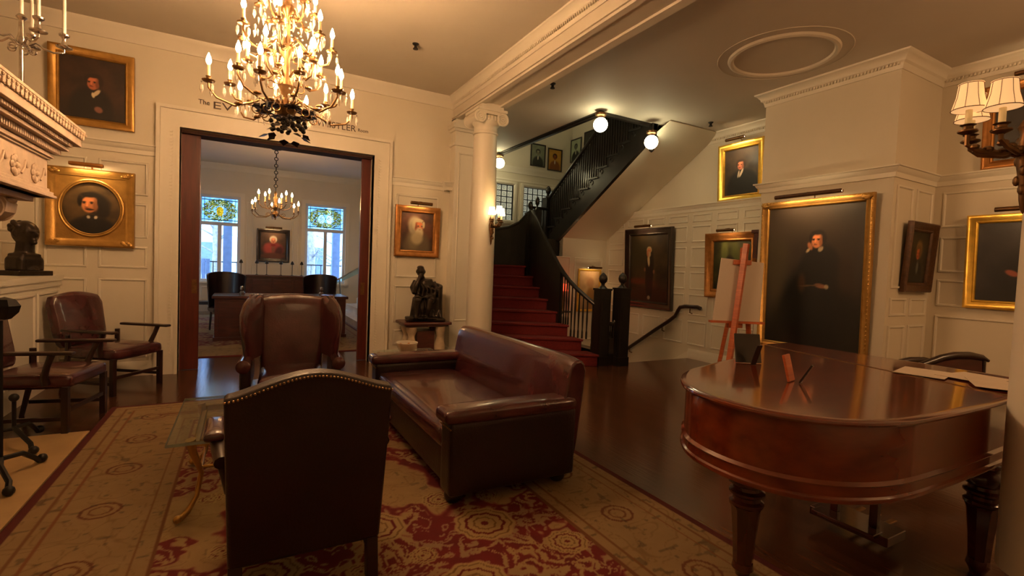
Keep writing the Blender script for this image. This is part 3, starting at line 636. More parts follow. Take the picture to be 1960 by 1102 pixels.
# ================================================================ RUGS AND HEARTH
def rug_img(x0, x1, y0, y1, step, cx, cyc):
    X, Y = np.meshgrid(np.arange(x0, x1, step), np.arange(y0, y1, step)); H_, W_ = X.shape
    tan = np.array((.575, .465, .315)); tan2 = np.array((.645, .54, .365)); red = np.array((.40, .055, .09)); olive = np.array((.46, .34, .19)); grey = np.array((.52, .42, .36))
    n1 = fbm(X*3, Y*3, 1); n2 = fbm(X*14, Y*14, 2)
    img = tan+(tan2-tan)*n1[..., None]+(n2[..., None]-.5)*.06
    u = X-cx; au = abs(u); v = Y-cyc
    # worn, faint scrolls of the border and field
    wx = au*7+1.6*fbm(au*3, Y*3, 5); wy = Y*7+1.6*fbm(au*3+9, Y*3, 6)
    vine = np.minimum(abs(vnoise(wx, wy, 7)-.5), abs(vnoise(wx*2+5, wy*2, 8)-.5)*.7); img = img+(olive-img)*(ss(.030, .0, vine)*.45)[..., None]
    spots = vnoise(au*24, Y*24, 9) > .88; img[spots] = img[spots]*.82
    # red ground of the ornaments
    def lobed(cx_, cy_, rx, ry, k, amp, ph=0):
        a = np.arctan2((v-cy_)/ry, (au-cx_)/rx); r = np.hypot((au-cx_)/rx, (v-cy_)/ry); return r-(1+amp*np.cos(k*a+ph)+.08*np.cos(3*k*a))
    n3 = fbm(au*9, Y*9, 12)-.5
    d = np.minimum.reduce([lobed(0, -1.10, 1.22, .80, 8, .10), lobed(.86, .98, .44, .50, 5, .13, 1), lobed(0, 1.9, .9, .75, 8, .12), lobed(1.05, -.25, .20, .10, 3, .2)*.5, lobed(.88, 2.3, .4, .4, 5, .12)])+n3*.35
    ring = np.hypot(au/.98, (v+.1)/1.25); ringd = abs(ring-.62)-.11+n3*.16
    hollow = lobed(.48, .08, .30, .62, 4, .1)  # beige ground between the medallions
    d = np.maximum(d, -hollow*.5-.02); d = np.minimum(d, ringd)
    redm = ss(.03, -.01, d)
    img = img+(red*(1+.25*(n2-.5))[..., None]-img)*redm[..., None]
    # beige arabesques laid over the red
    wx = au*5.2+1.1*(fbm(au*5, v*5, 20)-.5)*3; wy = v*5.2+1.1*(fbm(au*5+7, v*5, 21)-.5)*3
    q = vnoise(wx*2.5, wy*2.5, 22); q2 = vnoise(wx*4.4+4, wy*4.4, 23)
    arab = np.maximum(ss(.13, .08, abs(q-.5)), ss(.60, .66, q2)); inner = ss(.03, .0, abs(q2-.72))
    ins = redm*ss(-.02, -.07, d)
    leaf = tan2*.96+(grey-tan2)*(ss(.4, .6, n1)*.4)[..., None]
    img = img+(leaf-img)*(arab*ins)[..., None]; img = img+(red-img)*(inner*ins*.9)[..., None]
    def rosette(px, py, r):
        nonlocal img
        a = np.arctan2(v-py, au-px); rad = np.hypot(au-px, v-py)/r*(1+.05*np.cos(9*a)); m = ss(1.04, .98, rad)
        col = tan2*np.ones(img.shape); col[(abs(rad-.62) < .05)] = red; col[(abs(rad-.36) < .035)] = olive; col[(abs(rad-.86) < .03)] = olive; col[rad < .13] = red
        img = img+(col-img)*m[..., None]
    for px, py, r in ((.56, -.65, .17), (.92, .92, .10), (.42, -.28, .10), (.80, .28, .07), (0, -.45, .16), (.30, -1.1, .16), (.88, -1.0, .11), (0, 1.5, .2), (.95, 1.05, .08), (.15, -.8, .07), (.72, -.35, .07)): rosette(px, py, r)
    # border
    edge = np.minimum.reduce([X-x0, x1-X, Y-y0, y1-Y]); bm_ = ss(.70, .69, edge)
    bcol = tan*.93+(tan2-tan)*n1[..., None]*.7+(n2[..., None]-.5)*.05
    bcol = bcol+(olive*.9-bcol)*(ss(.03, .0, vine)*.5)[..., None]
    pr_ = np.hypot(((Y*1.0) % .62)-.31, (edge-.38)); bcol[abs(pr_-.09) < .008] = (.40, .22, .12); bcol[(abs(pr_-.05) < .006)] = (.42, .25, .13)
    sm = vnoise(X*26, Y*26, 31) > .86; bcol[sm] = bcol[sm]*.78
    img = img+(bcol-img)*bm_[..., None]
    for e0, wd, c in ((.70, .010, (.42, .25, .13)), (.62, .008, (.45, .30, .16)), (.13, .008, (.45, .30, .17)), (.20, .006, (.48, .30, .17))): img[abs(edge-e0) < wd] = c
    img[edge < .05] = (.30, .035, .045)
    return img
x0, x1, ry0, ry1 = -1.06, 2.36, .3, 5.72
im = rug_img(x0, x1, ry0, ry1, .0085, .65, 3.05)
rug = painted('patterned_rug', im, x1-x0, ry1-ry0, 'woven', None, True, ((x0+x1)/2, (ry0+ry1)/2, .012))
tag(rug, 'large tan and crimson floral rug under the leather sofa and armchairs', 'rug')
im = rug_img(-1.6, 2.14, 8.2, 14.3, .03, .3, 11); im = im*.9+.03
r2 = painted('patterned_rug', im, 3.74, 6.1, 'woven', None, True, (.27, 11.25, .012))
tag(r2, 'faded tan floral rug beneath the desk in the room beyond the doorway', 'rug')
for rg, w_, h_ in ((rug, x1-x0, ry1-ry0), (r2, 3.74, 6.1)): MB().box(-w_/2, w_/2, -h_/2, h_/2, -.011, -.001).build('rug_backing', 'stair_carpet', rg)
b = MB(); b.box(-.62, .0, -1.9, 0, 0, .012); hs = b.build('hearth_slab', 'hearth_stone', None, loc=(-1.07, 5.02, 0.0)); tag(hs, 'pale tan stone hearth slab beside the red edge of the large rug', 'hearth')

# ================================================================ LEATHER SEATS
def studs(b, pts, r=.006):
    for p in pts: b.ball(p, r, 6, 4)
# sofa : local +y is the back, front faces -y
sf = thing('sofa', 'long maroon leather sofa on the large rug, facing the fireplace side', 'sofa', (1.55, 3.60, 0), -PI/2)
Ls, W2 = 1.0, .45
b = MB(); b.rbox((0, -.02, .21), (1.70, .84, .25), .03); b.build('base', 'leather_shaded', sf)
b = MB(); b.rbox((0, -.10, .385), (1.66, .74, .16), .06, (0, .015, .03), 14); b.build('seat_cushion', 'leather', sf)
# tilted back with a rolled top
prof = [(.30, .10), (.28, .40), (.33, .62), (.36, .76), (.375, .82), (.41, .862), (.46, .87), (.50, .845), (.52, .79), (.50, .60), (.46, .30), (.42, .10)]
b = MB(); rings = []
for i, x in enumerate(np.linspace(-1, 1, 25)):
    s = .975+.025*(1-abs(x)**8); xx = x*.98
    rings.append([(xx, .41+(y-.41)*s*(1-.10*abs(x)**12), z*(1-.02*abs(x)**10)) for y, z in prof])
b.rings(rings); b.build('backrest', 'leather', sf, bevel=.02)
for sx in (-1, 1):
    b = MB(); b.rbox((sx*.92, -.03, .315), (.17, .90, .45), .025); b.build('arm_panel', 'leather_shaded', sf)
    b = MB(); b.rbox((sx*.92, -.05, .565), (.20, .94, .085), .035, (0, 0, .012), 12); b.build('arm_pad', 'leather', sf)
    b = MB(); studs(b, [(sx*.92-.085+.17*t, -.485, .50) for t in np.linspace(0, 1, 9)]); b.build('nailheads', 'brass', sf)
    for y in (-.40, .36): MB().lathe([(.035, 0), (.055, .02), (.06, .05), (.045, .09), (.05, .11)], (sx*.88, y, .012), 14).build('foot', 'black_wood', sf)

# front armchair, its back to us: local front is -y
fc = thing('armchair', 'dark leather armchair seen from behind in the foreground, with arched back', 'chair', (.262, 2.55, .012), PI)
def camel(w, z0, z1, rise, n=24, taper=.0):
    top = []
    for i in range(n+1):
        t = -1+2*i/n; c = math.cos(t*PI)*.5+.5
        top.append((t*w/2, z1+rise*(c**.75)))
    return [(-w/2+taper, z0), (w/2-taper, z0)]+top[::-1]
b = MB(); b.M = Matrix.Translation((0, .30, 0)) @ Matrix.Rotation(R(-7), 4, 'X')
b.prism(camel(.645, .19, .915, .082, taper=.02), -.035, .045, 1); b.build('backrest', 'leather_shaded', fc, bevel=.018)
b = MB(); b.M = Matrix.Translation((0, .30, 0)) @ Matrix.Rotation(R(-7), 4, 'X')
studs(b, [(x, .047, z-.012) for x, z in camel(.635, .27, .915, .082, 44)[2:]], .0055); b.build('nailheads', 'brass', fc)
b = MB(); b.rbox((0, -.02, .40), (.62, .58, .14), .04, (0, 0, .03), 12); b.build('seat', 'leather', fc)
b = MB(); b.box(-.30, .30, -.29, .27, .26, .34); b.build('seat_rail', 'dark_wood', fc, bevel=.005)
for sx in (-1, 1):
    b = MB(); b.tube([(sx*.33, .28, .60), (sx*.35, .1, .635), (sx*.37, -.08, .635), (sx*.375, -.18, .61), (sx*.37, -.20, .57)], [.028, .032, .035, .038, .02], 10); b.build('arm', 'dark_wood', fc)
    b = MB(); b.rbox((sx*.362, .02, .665), (.085, .28, .04), .02, (0, 0, .012)); b.build('arm_pad', 'leather', fc)
    b = MB(); b.tube([(sx*.365, -.16, .60), (sx*.355, -.11, .5), (sx*.325, -.10, .40), (sx*.305, -.14, .30)], [.024, .02, .022, .026], 10); b.build('arm_post', 'dark_wood', fc)
    b = MB(); b.box(sx*.275-.026, sx*.275+.026, -.285, -.233, 0, .30); b.build('leg', 'dark_wood', fc, bevel=.004)
    b = MB(); b.add([(sx*.275+dx, y+dy, z) for z, y in ((0, .345), (.40, .285)) for dx, dy in ((-.026, -.026), (.026, -.026), (.026, .026), (-.026, .026))], [(3, 2, 1, 0), (4, 5, 6, 7), (0, 1, 5, 4), (1, 2, 6, 5), (2, 3, 7, 6), (3, 0, 4, 7)]); b.build('leg', 'dark_wood', fc, bevel=.004)
    b = MB(); b.box(sx*.275-.012, sx*.275+.012, -.25, .32, .10, .135); b.build('stretcher', 'dark_wood', fc)
MB().box(-.27, .27, .29, .315, .16, .195).build('stretcher', 'dark_wood', fc)

# wing chair
wc = thing('wing_chair', 'brown leather wing chair facing us, in front of the wide doorway', 'chair', (.375, 4.52, .020), R(-4))
b = MB(); b.rbox((0, 0, .24), (.66, .62, .26), .04); b.build('base', 'leather_shaded', wc)
b = MB(); b.rbox((0, -.06, .43), (.50, .58, .15), .05, (0, .01, .03), 12); b.build('seat_cushion', 'leather', wc)
b = MB(); b.M = Matrix.Translation((0, .22, 0)) @ Matrix.Rotation(R(-8), 4, 'X')
sh = []
for i in range(21): t = -1+2*i/20; sh.append((t*.29, 1.10+.035*math.cos(t*PI/2)))
rings = []
for yy_, k in ((.09, .96), (.07, 1), (-.02, 1), (-.05, .97), (-.068, .90), (-.075, .75)):
    rings.append([(x*k, yy_, .70+(z-.70)*k) for x, z in [(-.25, .32), (.25, .32)]+sh[::-1]])
b.rings(rings); b.build('backrest', 'leather', wc, bevel=.01)
for sx in (-1, 1):
    # wing: curved slab flaring out and forward from the back
    b = MB(); rings = []
    for z, fx, fy in ((.60, .35, -.12), (.72, .365, -.13), (.85, .385, -.11), (.96, .392, -.06), (1.04, .375, .01), (1.09, .345, .08), (1.115, .31, .14), (1.122, .285, .18)):
        t = .045*(1-.35*(z > 1.1)); dy = .06*(z-.6)
        rings.append([(sx*x, y+dy, z) for x, y in ((.235, .24), (.25, .13), ((.25+fx-t)/2+.01, (.13+fy)/2), (fx-t, fy+.02), (fx-t*.5, fy-.012), (fx, fy), (fx+.01, fy+.05), (.345, .16), (.33, .24))])
    b.rings(rings); b.build('wing', 'leather', wc, angle=60)
    b = MB(); b.rbox((sx*.335, -.04, .50), (.08, .58, .20), .03); b.build('arm_panel', 'leather_shaded', wc)
    b = MB(); b.M = Matrix.Translation((sx*.345, -.33, .60)) @ Matrix.Rotation(PI/2, 4, 'X'); b.lathe([(.0, -.012), (.04, -.01), (.052, 0), (.052, .05), (.045, .3), (.04, .50)][::1], (0, 0, -.02), 18); b.M = Matrix.Identity(4)
    o = b.build('arm_roll', 'leather', wc); o.data.transform(Matrix.Translation((0, .0, 0)))
    for v in o.data.vertices: v.co.y = -.66-v.co.y
    o.data.flip_normals()
    b = MB(); b.tube([(sx*.29, -.27, .14), (sx*.30, -.29, .08), (sx*.295, -.28, .004)], [.035, .028, .02], 10); b.build('leg', 'dark_wood', wc)
    MB().tube([(sx*.28, .26, .14), (sx*.29, .32, 0)], [.03, .018], 8).build('leg', 'dark_wood', wc)

# open-arm wooden chairs by the left wall
oc = thing('armchair', 'maroon leather chair with flat wooden arms, standing in the corner against the doorway wall', 'chair', (-1.20, 6.58, 0), R(56))
b = MB(); b.M = Matrix.Translation((0, .27, 0)) @ Matrix.Rotation(R(-12), 4, 'X')
sh = [(-.27, .60), (-.25, .50), (-.22, .46), (.22, .46), (.25, .50), (.27, .60), (.285, .92), (.25, 1.0)]+[(.25-.5*i/12, 1.0+.045*math.sin(PI*i/12)) for i in range(1, 12)]+[(-.25, 1.0), (-.285, .92)]
rings = []
for yy_, k in ((.05, .95), (.035, 1), (-.02, 1), (-.045, .94), (-.06, .80)): rings.append([(x*k, yy_, .75+(z-.75)*k) for x, z in sh])
b.rings(rings); b.build('backrest', 'leather', oc, bevel=.008)
b = MB(); b.rbox((0, -.02, .42), (.60, .56, .11), .04, (0, 0, .03), 12); b.build('seat', 'leather', oc)
for sx in (-1, 1):
    b = MB(); b.rbox((sx*.335, -.05, .655), (.07, .58, .028), .012); b.build('arm', 'dark_wood', oc)
    b = MB(); b.tube([(sx*.335, -.20, .645), (sx*.33, -.17, .56), (sx*.31, -.14, .47), (sx*.305, -.15, .40)], [.024, .022, .025, .028], 10); b.build('arm_post', 'dark_wood', oc)
    MB().box(sx*.29-.022, sx*.29+.022, -.29, -.246, 0, .38).build('leg', 'dark_wood', oc, bevel=.004)
    MB().tube([(sx*.28, .24, .60), (sx*.28, .24, .38), (sx*.28, .32, 0)], [.024, .026, .018], 8).build('leg', 'dark_wood', oc)
    MB().box(sx*.29-.011, sx*.29+.011, -.26, .27, .11, .14).build('stretcher', 'dark_wood', oc)
MB().box(-.29, .29, -.28, -.258, .17, .20).build('stretcher', 'dark_wood', oc)
dup(oc, 'maroon leather chair with flat wooden arms at the left edge, nearer the carved fireplace hood', (-1.42, 5.36, 0), R(78))

# ================================================================ TABLES
ct = thing('coffee_table', 'low glass-topped table with gilt legs, left of the foreground armchair', 'table', (.12, 3.50, .021))
MB().rbox((0, 0, .44), (.92, .96, .014), .006, n=4).build('tabletop', 'table_glass', ct)
b = MB(); b.M = Matrix.Translation((0, 0, .4325)) @ Matrix.Rotation(PI/2, 4, 'X'); b.frame(.926, .966, [(0, 0), (0, .015), (.004, .015), (.004, 0)]); b.M = Matrix.Identity(4); o = b.build('table_edge', 'glass_edge', ct); o.location = (0, 0, .0145)
b = MB(); b.M = Matrix.Translation((0, 0, .415)) @ Matrix.Rotation(PI/2, 4, 'X'); b.frame(.70, .74, [(0, 0), (0, .03), (.03, .03), (.03, 0)]); b.build('apron', 'gilt', ct)
for sx in (-1, 1):
    for sy in (-1, 1):
        b = MB(); b.tube([(sx*.36, sy*.38, .43), (sx*.35, sy*.37, .36), (sx*.31, sy*.33, .22), (sx*.33, sy*.35, .10), (sx*.37, sy*.39, .035), (sx*.40, sy*.42, .018)], [.026, .02, .013, .012, .016, .02], 10)
        b.ball((sx*.41, sy*.43, .020), .022, 10, 6); b.build('leg', 'gilt', ct, merge=False)
    MB().tube([(sx*.33, -.35, .13), (sx*.33, .35, .13)], .010, 8).build('stretcher', 'gilt', ct)
MB().tube([(-.33, 0, .13), (.33, 0, .13)], .010, 8).build('stretcher', 'gilt', ct)

et = thing('side_table', 'small glass-topped table just beyond the far arm of the sofa', 'table', (1.55, 5.0, .018))
MB().rbox((0, 0, .49), (.66, .56, .014), .006, n=4).build('tabletop', 'table_glass', et)
for sx in (-1, 1):
    for sy in (-1, 1): MB().tube([(sx*.27, sy*.22, .485), (sx*.24, sy*.19, .3), (sx*.27, sy*.22, 0)], [.016, .012, .014], 8).build('leg', 'gilt', et)
MB().box(-.26, .26, -.21, .21, .465, .482).build('apron', 'gilt', et)
bw = thing('crystal_bowl', 'cut crystal bowl on the small glass table beyond the sofa', 'bowl', (1.50, 4.93, .516))
b = MB(); b.lathe([(.06, 0), (.065, .01), (.085, .05), (.115, .125), (.112, .13), (.10, .125), (.075, .055), (.05, .02), (0, .018)], n=24); b.build('bowl', 'crystal', bw)
b = MB()
for k in range(70): a = k*2.4; h = .03+.08*((k*7) % 11)/11; b.ball((math.cos(a)*(.04+h*.3)*((k % 5)/5+.3), math.sin(a)*(.04+h*.3)*((k % 5)/5+.3), h), .012, 6, 4)
o = b.build('potpourri', 'copper_gilt', bw, merge=False); o['kind'] = 'stuff'

# ================================================================ GRAND PIANO
pn = thing('grand_piano', 'glossy red mahogany grand piano with closed lid and turned legs, at the right', 'piano', (2.6, 1.4, 0))
def spl(P, n=8):
    out = []; N_ = len(P)
    for i in range(N_-1):
        p0, p1, p2, p3 = [Vector(P[max(0, min(N_-1, j))]) for j in (i-1, i, i+1, i+2)]
        for k in range(n):
            t = k/n; out.append(tuple(.5*((2*p1)+(-p0+p2)*t+(2*p0-5*p1+4*p2-p3)*t*t+(-p0+3*p1-3*p2+p3)*t**3)))
    out.append(tuple(P[-1])); return out
cur = spl([(3.80, .83), (3.3, .825), (2.8, .82), (2.45, .825), (2.12, .85), (1.90, .94), (1.765, 1.09), (1.72, 1.29), (1.77, 1.50), (1.93, 1.68), (2.14, 1.80), (2.42, 1.88), (2.72, 1.96), (3.0, 2.10), (3.25, 2.24), (3.5, 2.29), (3.80, 2.29)], 7)
cur = [(x-2.6, y-1.4) for x, y in cur]
def off(P, d):
    out = []
    for i, p in enumerate(P):
        q = Vector(P[(i+1) % len(P)])-Vector(P[i-1]); q.normalize(); out.append((p[0]-q.y*-d, p[1]+q.x*-d))
    return out
ins = lambda d: off(cur, d)
def loft(b, lay): b.rings([[(x, y, z) for x, y in ins(d)] for d, z in lay])
b = MB(); loft(b, [(.03, .635), (.0, .64), (-.004, .648), (-.002, .658), (.006, .664), (.006, .70), (0, .703), (-.002, .708), (.004, .714), (.010, .72), (.010, .925)]); b.build('case', 'mahogany', pn)
b = MB(); loft(b, [(.012, .925), (.0, .926), (-.012, .930), (-.016, .938), (-.014, .946), (-.004, .951), (.02, .952)]); b.build('lid', 'mahogany', pn)
b = MB(); b.add([(.50, -.575, .9525), (.516, -.575, .9525), (.86, .86, .9525), (.844, .86, .9525), (.50, -.575, .9545), (.516, -.575, .9545), (.86, .86, .9545), (.844, .86, .9545)], [(3, 2, 1, 0), (4, 5, 6, 7), (0, 1, 5, 4), (2, 3, 7, 6), (1, 2, 6, 5), (3, 0, 4, 7)]); b.build('lid_hinge', 'brass', pn)
def pleg(x, y, lift=0.0):
    b = MB(); c = (x, y, 0); b.lathe([(.0, .60), (.095, .61), (.10, .60), (.09, .58), (.06, .565), (.058, .55), (.085, .53), (.095, .50), (.085, .47), (.06, .455), (.062, .44), (.08, .43), (.08, .42), (.062, .405), (.062, .39), (.078, .38), (.076, .365), (.060, .35)][::-1], c, 24)
    b.lathe([(.04, .05), (.045, .08), (.052, .2), (.066, .34), (.076, .36)], c, 8); b.lathe([(.03, lift), (.035, .02+lift), (.05, .05), (.045, .08)], c, 16)
    b.box(x-.10, x+.10, y-.10, y+.10, .60, .64); b.build('leg', 'mahogany_dark', pn, merge=False)
mat('mahogany_dark', (.055, .010, .006), .2, var=.3, scale=4, coat=.5)
pleg(-.46, .05, .014); pleg(.68, -.46); pleg(.95, .70)
# stepped apron block above the tail leg
b = MB()
for k, (s, z) in enumerate(((.36, .615), (.30, .595), (.24, .575), (.17, .56), (.13, .55))): b.rbox((-.50+.03*k, .08-.015*k, z-.012*k+.012), (s*.95, s*1.15, .034), .01, n=3)
b.build('leg_block', 'mahogany_dark', pn, merge=False)
b = MB(); b.M = Matrix.Translation((-.10, 0, 0)); b.box(.52, .56, -.12, -.08, .12, .64); b.box(.52, .56, .08, .12, .12, .64); b.box(.46, .66, -.20, .20, .07, .12); b.box(.40, .50, -.16, .16, .11, .13); b.box(.50, .58, -.18, .18, .56, .64); b.build('pedal_lyre', 'mahogany_dark', pn, bevel=.005, merge=False)
for y in (-.08, 0, .08): MB().rbox((.64, y, .085), (.16, .03, .012), .005, n=4).build('pedal', 'brass', pn)
for i, (x, y, r_, lb, z) in enumerate(((2.60, 1.80, -.5, 'small dark photo stand on the piano lid, beside the easel', .955), (2.36, 1.40, .25, 'small propped wooden stand on the piano lid, nearest us', .955))):
    e = thing('photo_stand', lb, 'picture stand', (x, y, z), r_)
    w_, h_ = ((.15, .17), (.08, .13))[i]
    b = MB(); b.M = Matrix.Rotation(R(-14), 4, 'X'); b.box(-w_/2, w_/2, -.006, .006, 0, h_); b.build('back_board', 'black_frame' if i == 0 else 'easel_wood', e, bevel=.003)
    b = MB(); b.M = Matrix.Rotation(R(28), 4, 'X'); b.box(-.014, .014, -.004, .004, 0.002, h_*.80); b.M = Matrix.Translation((0, 0.0, 0)); o = b.build('strut', 'black_frame', e); o.location = (0, (h_*.80)*math.sin(R(28))*.0-.0+.0, 0)
    for v in o.data.vertices: v.co.y = -.14*h_*2.2+v.co.y+.0
sp = thing('paper_sheets', 'cream loose papers lying on the raised end of the piano lid', 'paper', (3.36, 1.25, .957))
for k, (x, y, r_) in enumerate(((0, 0, .2), (.12, -.18, -.1), (-.02, -.32, .45))):
    b = MB(); b.M = Matrix.Translation((x, y, .001+k*.002)) @ Matrix.Rotation(r_, 4, 'Z'); b.box(-.15, .15, -.11, .11, 0, .0015); b.build('sheet', 'paper', sp)

# carved bench beyond the piano
bn = thing('scroll_back_bench', 'dark wooden seat with curved scrolling back rail behind the piano', 'bench', (4.92, 1.76, 0), R(-28))
b = MB(); b.rbox((0, .22, .42), (.90, .45, .09), .03); b.build('seat', 'leather_shaded', bn)
cv = [(-.46, .745), (-.32, .75), (-.18, .775), (-.06, .82), (.05, .865), (.16, .89), (.28, .895), (.38, .88), (.44, .855)]
for y_ in (0.0, .42):
    b = MB(); b.tube([(x, y_, z-(.12 if y_ else 0)) for x, z in cv], [.014, .02, .024, .026, .028, .03, .03, .026, .012], 10); b.build('top_rail', 'dark_wood', bn)
for x in (-.40, .40):
    for y_ in (0.0, .42): MB().tube([(x, y_, (.735 if x < 0 else .86)-(.12 if y_ else 0)), (x, y_, .40), (x*1.04, y_, 0)], [.016, .022, .018], 8).build('leg', 'dark_wood', bn)
b = MB(); P_ = [(-.12, .5), (.40, .5)]+[(x, z) for x, z in cv[2:-1]][::-1]; b.prism(P_, -.008, .008, 1); b.build('back_panel', 'desk_wood', bn)

# ================================================================ EASEL
es = thing('easel', 'reddish wooden easel standing beyond the piano, left of the huge portrait', 'easel', (5.06, 3.66, 0), R(-29))
def bar(b, p, q, w_=.03, d_=.02):
    p = Vector(p); q = Vector(q); b.tube([p, q], w_/1.3, 4)
b = MB(); bar(b, (-.20, -.16, 0), (.0, -.085, 1.84), .05); b.build('leg', 'easel_wood', es)
b = MB(); bar(b, (.22, .03, 0), (.03, .0, 1.75), .04); b.build('leg', 'easel_wood', es)
b = MB(); bar(b, (.02, .62, 0), (.01, .05, 1.65), .035); b.build('leg', 'easel_wood', es)
b = MB(); b.box(-.36, .26, -.09, -.02, .925, .95); b.box(-.14, .02, -.06, .0, .87, .93); b.build('canvas_ledge', 'easel_wood', es, merge=False)
b = MB(); b.box(-.12, .08, -.07, .0, 1.60, 1.655); b.box(-.03, .03, -.05, .0, 1.66, 1.80); b.build('top_clamp', 'easel_wood', es, bevel=.005, merge=False)
pb = thing('blank_canvas', 'blank white board resting on the reddish wooden easel', 'canvas', (5.02, 3.60, .952), R(-29))
b = MB(); b.M = Matrix.Rotation(R(-3), 4, 'X'); b.prism([(-.33, 0), (.21, 0), (.24, .68), (-.25, .72)], -.005, .007, 1)
b.build('board', 'white_board', pb)

# ================================================================ STONE FIREPLACE HOOD
mh = thing('fireplace_hood', 'carved cream stone fireplace hood with rosette frieze jutting in at the left edge', 'fireplace', (-2.445, 3.9, 0))
P = [(0, -1.7), (1.16, -1.7), (1.16, .95), (0, .95)]
def corn(prof): return MB().sweep([(0.0, .95), (1.16, .95), (1.16, -1.7), (0, -1.7)], [(-o, z) for o, z in prof])
b = MB(); b.box(0, 1.16, -1.7, .95, 1.84, 2.20); b.build('frieze', 'stone', mh)
def lay(b, out, za, zb): b.box(0, 1.16+out, -1.7-out, .95+out, za, zb)
b = MB()
for o_, za, zb in ((.015, 2.12, 2.135), (.03, 2.135, 2.16), (.10, 2.21, 2.235), (.16, 2.265, 2.32), (.165, 2.32, 2.345), (.175, 2.345, 2.375), (.18, 2.375, 2.395)): lay(b, o_, za, zb)
b.build('cornice', 'stone', mh, bevel=.004, merge=False)
b = MB(); lay(b, .02, 2.16, 2.21); lay(b, .085, 2.235, 2.265); b.build('cornice_recess', 'stone_recess_shade', mh, merge=False)
b = MB()
for y in np.arange(-1.7, 1.0, .034): b.box(1.25, 1.29, y, y+.022, 2.238, 2.262)
b.build('upper_dentils', 'stone', mh, merge=False)
b = MB()
for y in np.arange(-1.7, 1.0, .034): b.box(1.175, 1.225, y, y+.018, 2.17, 2.208)
for x in np.arange(0.5, 1.16, .034): b.box(x, x+.018, .965, 1.0, 2.17, 2.208)
b.build('dentils', 'stone', mh, merge=False)
b = MB()
for y in np.arange(-1.72, 1.10, .06): b.ball((1.16+.168, y, 2.335), (.012, .024, .02), 6, 4); b.ball((1.16+.177, y+.03, 2.36), (.012, .014, .012), 6, 4)
b.build('leaf_moulding', 'stone', mh, merge=False)
for i, y in enumerate(np.arange(.70, -1.5, -.34)):
    b = MB()
    for k in range(8):
        a = k*PI/4; b.ball((1.165, y+.045*math.cos(a), 1.985+.045*math.sin(a)), (.014, .026, .026), 8, 6)
    b.ball((1.168, y, 1.985), (.022, .022, .022), 8, 6); b.tube([(1.163, y+.10, 1.95), (1.165, y+.14, 1.99), (1.163, y+.17, 2.04), (1.163, y+.20, 2.0)], .009, 6)
    b.build('rosette', 'stone', mh, merge=False)
b = MB()
for o_, za, zb in ((.045, 1.84, 1.86), (.03, 1.86, 1.885), (.012, 1.885, 1.91)): lay(b, o_, za, zb)
b.box(.0, 1.10, -1.66, .90, 1.80, 1.84); b.build('lower_moulding', 'stone', mh, bevel=.004, merge=False)
for y in (.66, -1.5):
    b = MB(); prof = [(0, 1.80), (1.04, 1.80), (1.06, 1.76), (1.05, 1.70), (1.0, 1.655), (.92, 1.645), (.84, 1.67), (.70, 1.66), (.5, 1.58), (.25, 1.50), (0, 1.45)]
    b.prism(prof, y-.09, y+.09, 1); b.M = Matrix.Identity(4)
    for s in (-1, 1):
        for rr_ in (.075, .05, .025): b.torus((.965, y+s*.09, 1.725), rr_, .012, n=20, k=6, ax=1)
        b.ball((.965, y+s*.09, 1.725), .018, 8, 6)
        b.tube([(.88, y+s*.09, 1.70), (.7, y+s*.09, 1.70), (.5, y+s*.09, 1.63), (.3, y+s*.09, 1.56)], .012, 6)
    for k in range(4): b.ball((1.05-.03*k, y, 1.80-.045*k-.02), (.03, .07, .02), 10, 6)
    b.build('scroll_bracket', 'stone', mh, merge=False)
# candelabrum on the hood
cd = thing('candelabrum', 'tall silver branched candelabrum with white candles on the stone hood', 'candelabrum', (-1.345, 4.58, 2.40))
MB().lathe([(.085, 0), (.08, .02), (.045, .04), (.02, .07), (.018, .12), (.028, .14), (.014, .17), (.012, .42), (.02, .44), (.026, .47), (.018, .5), (.014, .60), (.03, .62), (.016, .64)], n=16).build('stem', 'silver', cd)
for k in range(5):
    a = k*2*PI/5+.35; r_ = .215; h0 = .43; ca, sa = math.cos(a), math.sin(a)
    b = MB(); b.tube([(ca*.012, sa*.012, h0), (ca*.07, sa*.07, h0+.045), (ca*.11, sa*.11, h0+.02), (ca*.16, sa*.16, h0+.01), (ca*r_, sa*r_, h0+.03), (ca*r_, sa*r_, h0+.07)], .007, 8)
    b.torus((ca*.055, sa*.055, h0-.02), .02, .005, n=12, k=5, ax=1)
    b.lathe([(.008, .05), (.045, .062), (.048, .07), (.02, .08), (.015, .10), (.012, .12), (.018, .135), (.03, .145), (.032, .155), (.015, .16)], (ca*r_, sa*r_, h0), 14); b.build('arm', 'silver', cd, merge=False)
    MB().lathe([(.012, h0+.155), (.010, h0+.40), (.004, h0+.405)], (ca*r_, sa*r_, 0), 10).build('candle', 'white_candle', cd)
MB().lathe([(.012, .64), (.010, .9), (.004, .905)], (0, 0, 0), 10).build('candle', 'white_candle', cd)

